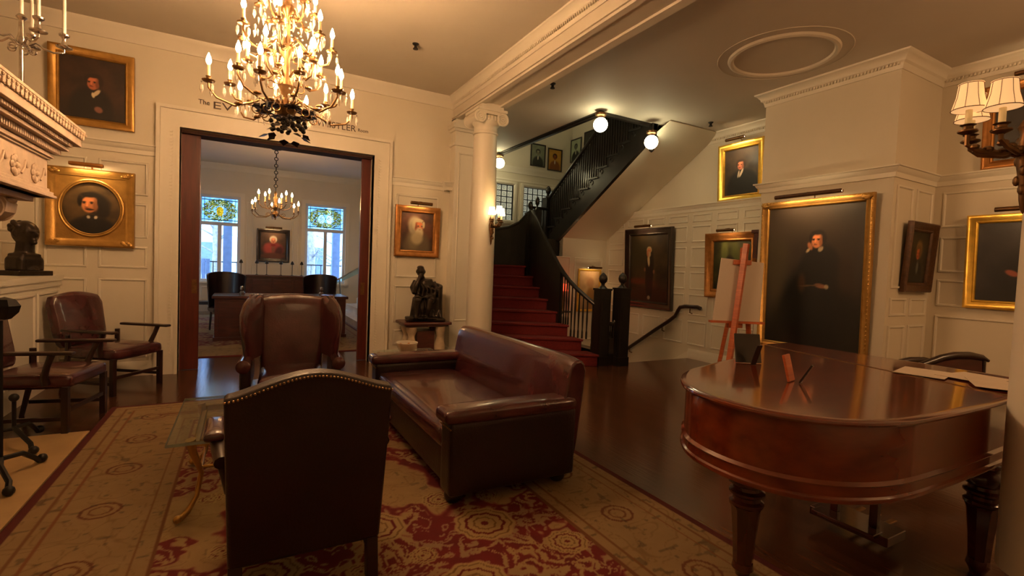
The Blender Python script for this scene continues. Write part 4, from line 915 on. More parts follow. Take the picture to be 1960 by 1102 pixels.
# andirons
an = thing('andiron', 'black wrought-iron andiron with faceted top, at the left edge before the chair', 'andiron', (-1.30, 4.10, .012))
b = MB(); b.tube([(0, 0, .12), (0, 0, 1.0)], .013, 8); b.build('shaft', 'iron', an)
MB().lathe([(0, 1.0), (.03, 1.01), (.065, 1.05), (.075, 1.09), (.05, 1.13), (.0, 1.145)], (.02, 0, 0), 6).build('finial', 'iron', an, angle=20)
for s in (-1, 1):
    b = MB(); b.tube([(0, 0, .14), (s*.02+.05, s*.10, .13), (.10, s*.20, .06), (.11, s*.25, .02)], .016, 8); b.ball((.12, s*.27, .030), .030, 10, 6); b.build('foot', 'iron', an, merge=False)
b = MB(); b.tube([(0, 0, .13), (-.2, 0, .12), (-.4, 0, .1), (-.4, 0, .01)], .013, 8); b.build('log_bar', 'iron', an)
a2 = dup(an, 'black wrought-iron andiron foot, the farther of two beside the hearth edge', (-1.45, 4.80, .012), R(12))
for ch in list(a2.children):
    if ch.name.startswith('finial') or ch.name.startswith('shaft'): bpy.data.objects.remove(ch)
MB().tube([(0, 0, .12), (0, 0, .34)], .013, 8).build('shaft', 'iron', a2); MB().ball((0, 0, .36), .03, 10, 6).build('knob', 'iron', a2)

# ================================================================ BRONZES
bu = thing('bust', 'small dark bronze portrait bust on the ledge beside the oval portrait', 'bust', (-1.95, 6.72, 1.19), R(58))
b = MB(); b.box(-.17, .17, -.13, .13, 0, .05); b.build('plinth', 'bronze', bu, bevel=.006)
b = MB(); b.rbox((0, 0, .11), (.26, .20, .18), .05); b.tube([(0, 0, .05), (0, .0, .14), (0, 0, .24), (0, -.01, .34)], [.12, .085, .075, .07], 14)
b.ball((0, -.01, .43), (.10, .115, .125), 16, 12); b.ball((0, -.035, .375), (.065, .08, .06), 12, 8); b.ball((0, -.128, .41), (.016, .024, .026), 8, 6); b.ball((0, -.115, .445), (.05, .02, .012), 8, 6)
b.ball((0, -.11, .365), (.03, .02, .01), 8, 6); b.ball((0, -.10, .335), (.03, .03, .025), 8, 6); b.ball((.1, 0, .42), (.012, .025, .035), 8, 6); b.ball((-.1, 0, .42), (.012, .025, .035), 8, 6)
for k in range(26): a = rng.rand()*PI*1.3-.15*PI; q = rng.rand(); b.ball((.09*math.cos(a), .02+.085*math.sin(a), .43+.11*q), .03, 6, 5)
b.rbox((0, .0, .20), (.20, .17, .05), .02)
clay(b, 'figure', 'bronze', bu, .009, 3)

pd = thing('pedestal', 'carved cream pedestal with dark red slab, standing right of the doorway', 'pedestal', (2.33, 6.86, 0))
b = MB(); b.rbox((0, 0, .615), (.72, .46, .05), .018, n=6); b.rbox((0, 0, .58), (.64, .38, .03), .01, n=4); b.build('top_slab', 'desk_wood', pd, merge=False)
for sx in (-1, 1):
    for y in (-.12, .12):
        b = MB(); b.lathe([(.075, 0), (.08, .03), (.055, .07), (.05, .11), (.075, .2), (.085, .28), (.06, .36), (.045, .42), (.06, .47), (.075, .5), (.08, .565)], (sx*.215, y, 0), 14)
        for k in range(5): b.ball((sx*.215+.05*math.cos(k*1.26), y+.05*math.sin(k*1.26), .26), (.03, .03, .06), 8, 6)
        b.build('leg', 'stone_cream', pd, merge=False)
MB().box(-.13, .13, -.12, .14, 0, .50).build('core_block', 'desk_wood', pd)
MB().box(-.30, .30, -.19, .19, 0, .03).build('foot_plate', 'stone_cream', pd, bevel=.006)

sg = thing('bronze_statue', 'dark bronze statue of a bearded thinker seated in a round-backed chair', 'statue', (2.34, 6.84, .642), R(-12))
b = MB()
b.rbox((0, 0, .025), (.56, .36, .05), .02, n=6); b.ball((-.05, -.12, .05), (.26, .10, .03), 12, 6)
# chair: curved back and sides
for t in np.linspace(-.35, 1.15, 14):
    a = t*PI*.62; x = .06+.17*math.cos(a); y = .04+.13*math.sin(a); b.tube([(x+.01, y, .04), (x, y, .3), (x, y, .52+.04*math.sin(a))], .028, 6)
b.rbox((.04, .03, .2), (.30, .22, .30), .04)
# torso, drapery
b.tube([(0, .03, .30), (-.005, .03, .42), (-.02, .01, .53), (-.03, 0, .60)], [.12, .115, .125, .075], 12)
b.tube([(-.13, .0, .57), (.09, .02, .56)], [.055, .055], 10)
b.tube([(-.045, -.01, .58), (-.07, -.03, .66)], [.04, .036], 10)
b.ball((-.085, -.05, .72), (.062, .07, .08), 12, 10); b.ball((-.085, -.085, .665), (.042, .042, .055), 10, 8); b.ball((-.09, -.122, .715), (.012, .016, .018), 8, 6); b.ball((-.085, -.01, .775), (.055, .055, .03), 10, 6)
for s in (-1, 1): b.ball((-.085+s*.06, -.045, .715), (.012, .02, .025), 6, 5)
# right arm propping the chin (viewer's left)
b.tube([(-.14, .0, .57), (-.19, -.03, .48), (-.175, -.12, .41)], [.05, .046, .036], 10); b.tube([(-.175, -.12, .41), (-.15, -.13, .52), (-.11, -.115, .62)], [.036, .030, .022], 10)
b.ball((-.105, -.11, .635), (.03, .025, .032), 8, 6)
# left arm along the lap
b.tube([(.10, .02, .56), (.16, -.0, .46), (.10, -.11, .38)], [.05, .045, .034], 10); b.tube([(.10, -.11, .38), (.0, -.17, .36)], [.034, .026], 10); b.ball((-.02, -.175, .355), (.04, .028, .02), 8, 6)
for k in range(4): b.tube([(-.035-.004*k, -.16-.012*k+.03, .355), (-.075, -.185+.02*k, .345)], .009, 6)
# thighs and shins under a robe
b.tube([(-.08, .0, .30), (-.12, -.12, .33), (-.13, -.17, .32)], [.075, .068, .058], 10); b.tube([(.08, .0, .30), (.07, -.10, .33), (.05, -.17, .33)], [.075, .068, .058], 10)
b.tube([(-.13, -.17, .32), (-.14, -.16, .18), (-.15, -.17, .06)], [.055, .043, .032], 10); b.tube([(.05, -.17, .33), (.02, -.19, .18), (-.01, -.16, .06)], [.055, .043, .032], 10)
b.ball((-.155, -.20, .06), (.03, .055, .022), 8, 6); b.ball((-.02, -.20, .06), (.03, .055, .022), 8, 6)
for k in range(9): t = k/8; b.tube([(-.16+.30*t, -.02-.08*math.sin(t*PI), .34), (-.19+.38*t, -.08-.05*math.sin(t*5), .18), (-.2+.42*t, -.06-.07*abs(math.sin(t*7)), .05)], [.03, .026, .03], 6)
for k in range(6): b.tube([(-.13+.05*k, -.10, .57-.02*k), (-.10+.055*k, -.115, .46), (-.12+.06*k, -.12, .36)], .014, 6)
clay(b, 'figure', 'bronze', sg, .009, 2)
# ================================================================ PORTRAITS
def paint(w, h, bg, bg2, ops, res=.0075, seed=0):
    asp = w/h; H_ = int(min(150, max(50, h/res))); W_ = int(H_*asp); U, V = np.meshgrid(np.linspace(0, asp, W_), np.linspace(0, 1, H_))
    n = fbm(U*5, V*5, 40+seed); k = ss(.25, .75, n*.6+.4*(1-np.hypot(U-asp/2, V-.6)))
    img = np.array(bg)+(np.array(bg2)-np.array(bg))*k[..., None]+(fbm(U*30, V*30, 50+seed)-.5)[..., None]*.02
    def e(cx, cy, rx, ry, ang, col, soft=.15):
        nonlocal img
        c, s = math.cos(R(ang)), math.sin(R(ang)); dx, dy = U-cx*asp, V-cy
        r = np.hypot((dx*c+dy*s)/rx, (-dx*s+dy*c)/ry); m = ss(1+soft, 1-soft, r); img = img+(np.array(col)-img)*m[..., None]
    for o in ops:
        if o[0] == 'e': e(*o[1:])
        elif o[0] == 'face':
            _, cx, cy, s, turn, hair, beard, skin = o; sk = np.array(skin); sx = 1/asp
            X = lambda d: cx+d*s*sx
            e(X(-turn*.25), cy+.25*s, .95*s, 1.05*s, 0, hair, .25)
            e(X(0), cy-.05*s, .70*s, .95*s, turn*6, sk, .12); e(X(-turn*.50), cy-.1*s, .24*s, .70*s, 0, sk*.72, .5); e(X(turn*.12), cy+.35*s, .45*s, .30*s, 0, np.minimum(1, sk*1.15), .5)
            e(X(turn*.22), cy-.15*s, .10*s, .28*s, turn*6, np.minimum(1, sk*1.22), .5); e(X(turn*.30), cy-.38*s, .14*s, .06*s, 0, sk*.6, .5)
            for d in (-.30, .34): e(X(turn*.18+d), cy+.06*s, .13*s, .06*s, 0, (.10, .06, .05), .4); e(X(turn*.18+d), cy+.20*s, .19*s, .05*s, 0, np.array(hair)*.8, .4)
            e(X(turn*.2), cy-.52*s, .24*s, .07*s, 0, (.48, .20, .15), .4)
            e(X(-.84), cy+.3*s, .20*s, .6*s, 0, hair, .3); e(X(.84), cy+.3*s, .20*s, .6*s, 0, hair, .3); e(X(0), cy+1.0*s, .75*s, .28*s, 0, hair, .3)
            if beard is not None:
                e(X(turn*.1), cy-1.05*s, .72*s, .85*s, 0, beard, .35); e(X(turn*.15), cy-.42*s, .42*s, .10*s, 0, beard, .4); e(X(turn*.15), cy-.53*s, .2*s, .05*s, 0, (.4, .18, .14), .4)
    return img
FR = {
 'plain': [(0, 0), (0, .045), (.012, .052), (.03, .05), (.05, .035), (.065, .028), (.075, .034), (.085, .026), (.09, .012)],
 'deep':  [(0, 0), (0, .06), (.015, .075), (.035, .07), (.06, .05), (.10, .035), (.115, .042), (.13, .03), (.14, .014)],
 'thin':  [(0, 0), (0, .02), (.004, .024), (.022, .022), (.028, .012), (.03, .004)]}
def picture(name, label, wall, a, z, pos, w, h, fm, prof, img, light=True, tilt=2.5, lf='dark_brass', group=None, lw=.4, ly=.0, lp=3.0, scale=1.0, orn=False):
    rz = wallxf(wall)
    loc = {'back': (a, pos, z), 'right': (pos, a, z), 'left': (pos, a, z)}[wall]
    e = thing(name, label, 'picture', loc, 0, group, rot=(R(-tilt)*0, 0, rz))
    pr_ = [(i*scale, d*scale) for i, d in FR[prof]]; fw = pr_[-1][0]
    off_ = -.012-math.tan(R(tilt))*h/2
    T = Matrix.Translation((0, off_, 0)) @ Matrix.Rotation(R(tilt), 4, 'X')
    b = MB(); b.M = T; b.frame(w, h, pr_+[(fw, 0)])
    if orn:
        for sx in (-1, 1):
            for sz in (-1, 1):
                for k in range(5): b.ball((sx*(w/2-.035-.012*k), -.07, sz*(h/2-.035-(.012*(k % 3)))), (.03, .012, .022), 8, 5)
        nn = int(w/.045)
        for k in range(nn):
            for sz in (-1, 1): b.ball((-w/2+w*(k+.5)/nn, -pr_[2][1], sz*(h/2-pr_[2][0])), (.014, .006, .008), 6, 4)
        nn = int(h/.045)
        for k in range(nn):
            for sx in (-1, 1): b.ball((sx*(w/2-pr_[2][0]), -pr_[2][1], -h/2+h*(k+.5)/nn), (.008, .006, .014), 6, 4)
    b.build('frame', fm, e, merge=False)
    c = painted('canvas', img, w-2*fw+.01, h-2*fw+.01, 'oil_paint', e); c.matrix_local = T @ Matrix.Translation((0, -.008, 0))
    if light:
        b = MB(); b.M = T; y = -.17; zt = h/2+.035; l = w*lw
        b.M = T @ Matrix.Translation((0, y, zt)) @ Matrix.Rotation(PI/2, 4, 'Y'); b.rings([[(.024*math.cos(t), .024*math.sin(t), zz) for t in np.linspace(-.1*PI-PI/2-.9, PI/2+.5, 9)]+[(.018*math.cos(t), .018*math.sin(t), zz) for t in np.linspace(PI/2+.5, -.1*PI-PI/2-.9, 9)] for zz in (-l/2, l/2)])
        b.M = T; b.tube([(0, y, zt+.02), (0, y*.5, zt+.03), (0, -.01, zt-.0), (0, -.005, h/2-.02)], .007, 8)
        pl = b.build('picture_light', lf, e, merge=False)
        b = MB(); b.M = T; b.tube([(-l/2+.01, y, zt-.006), (l/2-.01, y, zt-.006)], .009, 8); b.build('lamp_tube', 'lamp_strip', pl)
        L_ = bpy.data.lights.new('picture_lamp', 'AREA'); L_.shape = 'RECTANGLE'; L_.size = l; L_.size_y = .02; L_.energy = lp; L_.color = (1, .62, .28); L_.spread = R(150)
        lo = bpy.data.objects.new('picture_lamp_light', L_); COL.objects.link(lo); lo.parent = pl; lo.matrix_local = T @ Matrix.Translation((0, y, zt-.022)) @ Matrix.Rotation(R(28), 4, 'X')
    return e
SK = (.72, .45, .30)
DK = (.10, .075, .06)
i_ = paint(.73, .82, (.13, .085, .06), (.22, .14, .10), [('e', .47, .12, .30, .42, 0, (.075, .055, .05), .15), ('e', .5, .30, .13, .13, 0, (.09, .07, .06), .3), ('face', .50, .60, .115, -1, (.13, .08, .06), None, (.66, .38, .26)), ('e', .55, .44, .030, .075, -40, (.78, .72, .60), .25), ('e', .50, .40, .022, .045, 10, (.8, .75, .62), .3), ('e', .58, .17, .06, .05, -30, (.50, .33, .28), .3)], seed=1)
picture('framed_portrait', 'dark portrait of a man in black with folded arms, high up left of the doorway', 'back', -1.515, 3.285, 7.21, .75, .84, 'gilt', 'plain', i_, light=False, tilt=2)
# oval portrait in a square gilt frame
ov = thing('oval_portrait', 'gilt square frame with an oval portrait of a long-haired man in black', 'picture', (-1.52, 7.195, 1.95), rot=(0, 0, 0))
b = MB(); b.frame(.78, .87, [(0, 0), (0, .06), (.015, .075), (.045, .07), (.07, .045), (.085, .04), (.085, .03)]);
for sx in (-1, 1):
    for sz in (-1, 1):
        for k in range(6): b.ball((sx*(.36-.014*k), -.07, sz*(.405-.012*(k % 3))), (.026, .012, .022), 8, 5)
b.build('frame', 'gilt', ov, merge=False)
b = MB(); N = 48; ro, ri = [], []
for k in range(N):
    t = 2*PI*(k+.5)/N; c_, s_ = math.cos(t), math.sin(t); q = 1/max(abs(c_)/.31, abs(s_)/.352)
    ro.append((c_*q, -.03, s_*q)); ri.append((c_*.262, -.02, s_*.296))
b.rings([ro, ri], caps=False); b.build('spandrel_board', 'gilt', ov)
b = MB(); b.torus((0, -.03, 0), .282, .013, n=64, k=8, ax=1, sy=1.12); b.torus((0, -.033, 0), .262, .008, n=64, k=6, ax=1, sy=1.13); b.build('oval_moulding', 'gilt', ov)
i_ = paint(.52, .60, (.20, .15, .08), (.34, .26, .14), [('e', .50, .05, .36, .30, 0, (.05, .04, .045), .15), ('e', .60, .56, .17, .19, 0, (.07, .045, .03), .3), ('e', .68, .45, .09, .12, 0, (.07, .045, .03), .3), ('face', .46, .58, .165, -1, (.07, .045, .03), None, (.78, .50, .32)), ('e', .46, .475, .06, .018, 0, (.12, .07, .04), .4), ('e', .48, .33, .09, .05, 0, (.05, .04, .045), .3), ('e', .44, .335, .025, .03, 20, (.8, .75, .68), .3), ('e', .56, .335, .025, .03, -20, (.8, .75, .68), .3)], seed=2)
painted('canvas', i_, .54, .61, 'oil_paint', ov, loc=(0, -.012, 0))
b = MB(); b.rbox((-.02, -.16, .465), (.30, .06, .045), .015, n=5); b.tube([(0, -.16, .48), (0, -.05, .50), (0, -.01, .44)], .008, 8); pl = b.build('picture_light', 'copper_gilt', ov)
lo = lamp('picture_lamp_light', 'AREA', (0, -.15, .435), 2.4, (1, .6, .25), rot=(R(25), 0, 0), sx=.28, sy=.02); lo.parent = ov
i_ = paint(.55, .62, (.16, .09, .06), (.32, .18, .12), [('e', .5, .1, .38, .40, 0, (.34, .29, .22), .25), ('e', .40, .30, .16, .3, 0, (.42, .37, .28), .4), ('e', .42, .70, .18, .20, 0, (.60, .55, .45), .35), ('e', .36, .58, .10, .14, 0, (.56, .51, .42), .4), ('face', .55, .64, .155, 1, (.66, .60, .48), (.70, .64, .52), (.66, .36, .22)), ('e', .5, .33, .16, .16, 0, (.62, .56, .44), .35)], seed=3)
picture('framed_portrait', 'copper-gilt framed portrait of a white-bearded old man, above the statue', 'back', 2.29, 1.955, 7.21, .69, .76, 'copper_gilt', 'plain', i_, lw=.48, tilt=2, scale=1.1, lp=3)
i_ = paint(.65, .75, (.16, .10, .07), (.30, .20, .14), [('e', .5, .36, .36, .27, 0, (.56, .20, .20), .25), ('e', .32, .35, .12, .22, 20, (.66, .26, .24), .4), ('e', .72, .27, .12, .2, -20, (.28, .10, .10), .4), ('e', .5, .40, .06, .2, 0, (.50, .30, .24), .5), ('e', .5, .74, .13, .14, 0, (.62, .56, .48), .3), ('face', .5, .70, .12, 0, (.75, .70, .62), None, (.74, .46, .34)), ('e', .5, .52, .08, .05, 0, (.5, .1, .1), .3), ('e', .5, .1, .4, .12, 0, (.40, .22, .16), .3)], seed=4)
picture('framed_portrait', 'black-framed portrait of a figure in red robes, between the far windows', 'back', .715, 1.84, 15.3, .83, .92, 'black_frame', 'plain', i_, lw=.5, tilt=2, scale=1.1, lp=5)
# right-hand wall
i_ = paint(.62, .80, (.15, .12, .09), (.26, .21, .16), [('e', .55, .12, .36, .42, 0, (.07, .065, .06), .12), ('face', .48, .64, .10, -1, (.20, .14, .10), None, (.80, .48, .36)), ('e', .50, .47, .025, .10, -25, (.85, .80, .72), .25), ('e', .42, .45, .02, .08, -10, (.8, .75, .66), .3)], seed=5)
picture('framed_portrait', 'bright gold framed portrait of a ruddy man in black, high on the right-hand wall', 'right', 5.065, 3.13, 6.9, .80, .92, 'bright_gilt', 'plain', i_, lw=.42, tilt=3, scale=1.15, lp=7)
i_ = paint(1.05, 1.35, (.10, .09, .055), (.26, .20, .12), [('e', .5, .1, .6, .12, 0, (.20, .10, .06), .4), ('e', .2, .30, .2, .05, 0, (.34, .14, .08), .5), ('e', .2, .7, .3, .25, 0, (.17, .15, .08), .6), ('e', .53, .50, .085, .28, -3, (.10, .08, .06), .15), ('e', .55, .25, .05, .22, -3, (.09, .07, .055), .15), ('e', .48, .25, .045, .2, 5, (.09, .07, .055), .15), ('e', .50, .62, .025, .09, 5, (.68, .60, .46), .3), ('face', .51, .76, .05, 0, (.60, .52, .40), (.62, .54, .42), (.62, .36, .22)), ('e', .47, .72, .02, .05, 10, (.60, .38, .26), .4), ('e', .40, .48, .02, .03, 0, (.45, .3, .2), .4), ('e', .64, .45, .02, .03, 0, (.45, .3, .2), .4), ('e', .51, .06, .03, .03, 0, (.6, .55, .45), .4)], seed=6)
picture('framed_portrait', 'large black-framed full-length portrait of a standing white-bearded man, above the handrail', 'right', 6.96, 1.565, 6.9, 1.24, 1.54, 'black_frame', 'deep', i_, lw=.36, tilt=2.5, scale=.95, lp=4)
i_ = paint(.75, .9, (.10, .10, .05), (.24, .24, .11), [('e', .3, .75, .08, .3, 0, (.36, .38, .20), .5), ('e', .6, .70, .1, .3, 0, (.28, .30, .14), .5), ('e', .8, .6, .1, .3, 0, (.34, .30, .15), .5), ('e', .5, .2, .3, .3, 0, (.12, .10, .07), .4), ('e', .45, .55, .1, .15, 0, (.10, .07, .05), .3)], seed=7)
picture('framed_painting', 'brown-gilt framed green woodland painting partly hidden behind the easel', 'right', 5.14, 1.64, 6.9, .96, 1.06, 'copper_gilt', 'deep', i_, lw=.34, tilt=3, lp=3)
# the huge seated portrait on the chimney breast
i_ = paint(1.13, 1.66, (.055, .045, .04), (.17, .13, .10), [('e', .10, .65, .10, .45, 0, (.24, .21, .13), .6), ('e', .30, .9, .3, .15, 0, (.22, .18, .14), .6), ('e', .55, .28, .24, .30, 0, (.045, .04, .04), .2), ('e', .58, .54, .15, .19, 0, (.05, .045, .045), .15), ('e', .45, .52, .06, .13, -35, (.05, .045, .045), .2), ('e', .40, .45, .03, .07, 0, (.26, .16, .10), .5), ('e', .84, .52, .05, .14, 0, (.16, .10, .06), .5), ('e', .585, .695, .016, .022, -35, (.70, .62, .50), .3), ('face', .545, .755, .054, -1, (.07, .045, .035), None, (.86, .54, .36)), ('e', .475, .715, .016, .030, 25, (.70, .44, .30), .3), ('e', .455, .685, .018, .010, 50, (.75, .66, .52), .3), ('e', .60, .435, .045, .016, -10, (.55, .37, .27), .3), ('e', .66, .43, .016, .015, -40, (.68, .60, .48), .3), ('e', .49, .435, .07, .005, 5, (.40, .30, .2), .4)], seed=8)
picture('framed_portrait', 'huge gilt-framed portrait of a seated man in black, hand to chin, behind the piano', 'right', 3.345, 1.50, 5.95, 1.28, 1.84, 'gilt', 'plain', i_, lw=.60, tilt=1.5, scale=1.0, orn=True, lp=9, lf='brown_frame')
i_ = paint(.5, .55, (.10, .09, .06), (.22, .19, .12), [('e', .45, .12, .3, .34, 0, (.08, .085, .09), .2), ('e', .5, .66, .16, .18, 0, (.46, .36, .18), .35), ('face', .48, .58, .12, -1, (.40, .30, .15), None, (.66, .34, .16)), ('e', .5, .30, .06, .12, 0, (.36, .38, .34), .4)], seed=9)
picture('framed_portrait', 'small brown-framed portrait on the side wall right of the huge portrait', 'back', 6.50, 1.75, 2.58, .62, .76, 'brown_frame', 'deep', i_, light=False, tilt=3, scale=.75)
i_ = paint(.9, .85, (.09, .09, .10), (.16, .15, .16), [('e', .55, .25, .4, .45, 0, (.07, .07, .075), .3), ('face', .62, .74, .08, -1, (.12, .09, .08), None, (.62, .36, .26)), ('e', .33, .36, .07, .035, -25, (.60, .32, .25), .3), ('e', .62, .62, .03, .05, -10, (.6, .5, .4), .4)], seed=10)
picture('framed_portrait', 'gold-framed dark portrait with one pale hand, cut off by the right-hand column', 'right', 1.74, 1.72, 6.9, 1.02, .99, 'bright_gilt', 'plain', i_, lw=.5, tilt=2, scale=1.0, lp=2)
i_ = paint(.9, .8, (.07, .06, .05), (.13, .11, .08), [('e', .5, .4, .3, .3, 0, (.11, .08, .05), .4)], seed=11)
picture('framed_painting', 'dark painting in reddish gilt frame high on the wall behind the shaded wall lamp', 'right', 1.66, 3.12, 6.9, 1.05, .86, 'copper_gilt', 'plain', i_, lw=.5, tilt=3, lp=2)
i_ = paint(.4, .5, (.2, .12, .05), (.4, .25, .1), [('e', .5, .4, .2, .3, 0, (.2, .1, .05), .4)], seed=12)
picture('framed_painting', 'small gilt frame beyond the bust, cut off by the left edge', 'left', 7.0, 1.55, -2.44, .36, .36, 'bright_gilt', 'thin', i_, light=False, tilt=1, scale=1.4)
picture('framed_painting', 'gold picture frame high at the top left corner, behind the silver candelabrum', 'left', 6.55, 3.6, -2.44, 1.15, .85, 'bright_gilt', 'plain', paint(1, .7, (.3, .2, .1), (.5, .35, .15), [], seed=13), light=False, tilt=1)
# stairwell pictures
def small_pic(wall, a, z, pos, w_, h_, lb, bgc, facec, coat, seed):
    i_ = paint(w_, h_, bgc, tuple(min(1, c*1.15) for c in bgc), [('e', .5, .1, .32, .36, 0, coat, .15), ('face', .5, .64, .13, 0, tuple(c*.35 for c in facec), None, facec), ('e', .5, .38, .03, .1, 0, (.85, .85, .78), .3)], seed=seed)
    picture('small_portrait', lb, wall, a, z, pos, w_, h_, 'black_frame', 'thin', i_, light=False, tilt=0, group=None)
small_pic('back', 5.93, 4.10, 9.74, .40, .52, 'small black-framed grey portrait photograph on the stairwell wall, leftmost', (.42, .45, .38), (.50, .50, .42), (.16, .17, .15), 21)
small_pic('back', 6.40, 4.06, 9.74, .40, .52, 'small black-framed amber portrait on the stairwell wall, beside the grey one', (.62, .46, .16), (.50, .26, .10), (.46, .26, .10), 22)
small_pic('right', 9.55, 4.33, 6.89, .42, .54, 'small portrait of a figure in a black coat, partly hidden by the upper handrail', (.56, .60, .50), (.35, .37, .32), (.06, .07, .06), 23)
small_pic('right', 9.02, 4.40, 6.89, .42, .54, 'small dark portrait farthest right on the stairwell wall, beside the upper handrail', (.16, .17, .15), (.42, .44, .40), (.07, .07, .07), 24)
i_ = paint(.5, .9, (.62, .50, .36), (.74, .62, .46), [('e', .6, .3, .12, .3, 0, (.55, .40, .22), .3), ('e', .55, .7, .1, .12, 0, (.62, .46, .32), .4)], seed=25)
picture('framed_painting', 'brightly lit warm painting in a gilt frame, seen between the newel posts', 'back', 6.45, 1.06, 8.3, .60, .90, 'bright_gilt', 'plain', i_, light=True, tilt=1, scale=.5, lp=2.2, lw=.6)
rl = thing('red_lamp', 'small glowing red table lamp at the foot of the wall below the upper flight', 'lamp', (5.62, 8.05, .65))
MB().lathe([(.05, 0), (.05, .02), (.02, .04), (.03, .12), (.02, .3), (.012, .42)], n=14).build('lamp_base', 'gilt', rl); MB().lathe([(.11, .40), (.07, .54), (.068, .54), (.105, .40)], n=20).build('lamp_shade', 'red_lamp', rl)
tb = thing('wall_shelf', 'small dark bracket shelf carrying the red lamp below the upper flight', 'shelf', (5.62, 8.3, .62))
MB().box(-.16, .16, -.37, 0, .0, .028).build('board', 'dark_wood', tb, bevel=.004); MB().prism([(-.02, 0), (-.30, 0), (-.02, -.25)], -.012, .012, 0).build('bracket', 'dark_wood', tb)
cb = thing('tall_cabinet', 'tall narrow dark wooden case against the wall, mostly hidden by the huge portrait', 'cabinet', (6.75, 4.42, 0))
b = MB(); b.box(-.13, .13, -.20, .20, 0, .55); b.box(-.10, .12, -.15, .15, .55, 1.75); b.box(-.13, .13, -.2, .2, 1.75, 2.12); b.box(-.15, .14, -.23, .23, 2.12, 2.17); b.build('case', 'desk_wood', cb, bevel=.006, merge=False)
MB().box(-.135, -.125, -.14, .14, 1.80, 2.06).build('door', 'dark_wood', cb, bevel=.003)

# ================================================================ CHANDELIERS
def flame(b, c, s=1): b.lathe([(.008*s, 0), (.0135*s, .012*s), (.015*s, .022*s), (.011*s, .040*s), (.004*s, .060*s), (0, .068*s)], c, 10)
chn = thing('crystal_chandelier', 'large gilt crystal chandelier full of lit candle bulbs, hanging above the seating group', 'chandelier', (.26, 4.12, 2.40))
b = MB(); b.lathe([(0, .13), (.05, .14), (.07, .17), (.09, .20), (.05, .23), (.03, .27), (.045, .32), (.06, .36), (.04, .42), (.022, .46), (.022, .56), (.05, .60), (.06, .64), (.03, .68), (.02, .74), (.02, .86), (.045, .90), (.05, .94), (.025, .98), (.016, 1.04), (.016, 1.25), (.03, 1.28), (.012, 1.31)], n=20); b.build('stem', 'brass', chn)
b = MB()
for k in range(7): b.torus((0, 0, 1.33+.043*k), .02, .005, n=12, k=5, ax=k % 2)
b.lathe([(.02, 1.60), (.08, 1.62), (.09, 1.65)], n=16); b.build('chain', 'brass', chn, merge=False)
DROPS = [0]
def arm(ang, r_, h0, hz_, cs=1.0, nd=4, up=.14, mtl='brass'):
    a = R(ang); ca, sa = math.cos(a), math.sin(a); P_ = lambda rr_, z: (ca*rr_, sa*rr_, z)
    b = MB(); b.tube([P_(.03, h0), P_(r_*.25, h0+.05), P_(r_*.45, h0-.01), P_(r_*.68, hz_-.12), P_(r_*.9, hz_-.09), P_(r_, hz_-.03), P_(r_, hz_)], [.009, .009, .008, .008, .007, .007, .007], 8)
    b.torus(P_(r_*.40, h0-.055), .028, .005, n=14, k=5, ax=1); b.lathe([(.01, 0), (.036, .008), (.042, .018), (.014, .02), (.014, .035), (.018, .045)], P_(r_, hz_), 12)
    b.ball(P_(r_*.62, hz_-.10), (.03, .03, .014), 8, 5)
    ar = b.build('arm', mtl, chn, merge=False)
    MB().lathe([(.0115, .03), (.0105, .03+.085*cs)], P_(r_, hz_), 10).build('candle_sleeve', 'candle', ar)
    b = MB(); flame(b, P_(r_, hz_+.035+.085*cs), 1.15); b.build('bulb', 'bulb', ar)
    for k in range(nd):
        if DROPS[0] >= 99: break
        DROPS[0] += 1; t = 2*PI*k/nd+a; c = (ca*r_+.04*math.cos(t), sa*r_+.04*math.sin(t), hz_)
        b = MB(); b.lathe([(0, .008), (.007, 0), (0, -.010)], c, 6); b.lathe([(0, -.012), (.010, -.026), (.012, -.055), (.0, -.085)], c, 6); b.build('crystal_drop', 'crystal', chn, angle=10)
for k in range(12): arm(k*30+8, .50 if k % 2 == 0 else .40, .20, .26 if k % 2 == 0 else .33, 1.0 if k % 2 else 1.1, 3)
for k in range(5): arm(k*72+20, .27, .42, .50, .9, 3)
for k in range(7): arm(k*51.4, .32, .66, .68, 1.0, 3)
for k in range(5): arm(k*72+12, .20, .90, .93, .9, 3)
# dark leaf and grape cluster at the bottom, with leaves round the hub
b = MB()
for k in range(46):
    t = rng.rand()*2*PI; q = rng.rand()**.5*.13; b.ball((q*math.cos(t)+.02, q*math.sin(t), .05+.09*rng.rand()-q*.2), .017, 6, 5)
for k in range(12):
    t = k*PI/6; r0 = .07+.08*rng.rand(); c = Vector((r0*math.cos(t), r0*math.sin(t), .12*rng.rand()-.02)); d = Vector((math.cos(t), math.sin(t), -.5)).normalized()*.07; s_ = d.cross(Vector((0, 0, 1))).normalized()*.035
    vs = [c, c+d*.4+s_, c+d*.7+s_*.5, c+d*1.1, c+d*.7-s_*.5, c+d*.4-s_, c+d*.5+Vector((0, 0, .012))]; b.add(vs+[v-Vector((0, 0, .004)) for v in vs[:6]], [(0, 1, 6), (1, 2, 6), (2, 3, 6), (3, 4, 6), (4, 5, 6), (5, 0, 6), (12, 11, 10, 9, 8, 7)])
b.build('leaf_cluster', 'iron_leaf', chn, merge=False) if 'iron_leaf' in MATS else b.build('leaf_cluster', 'bronze', chn, merge=False)
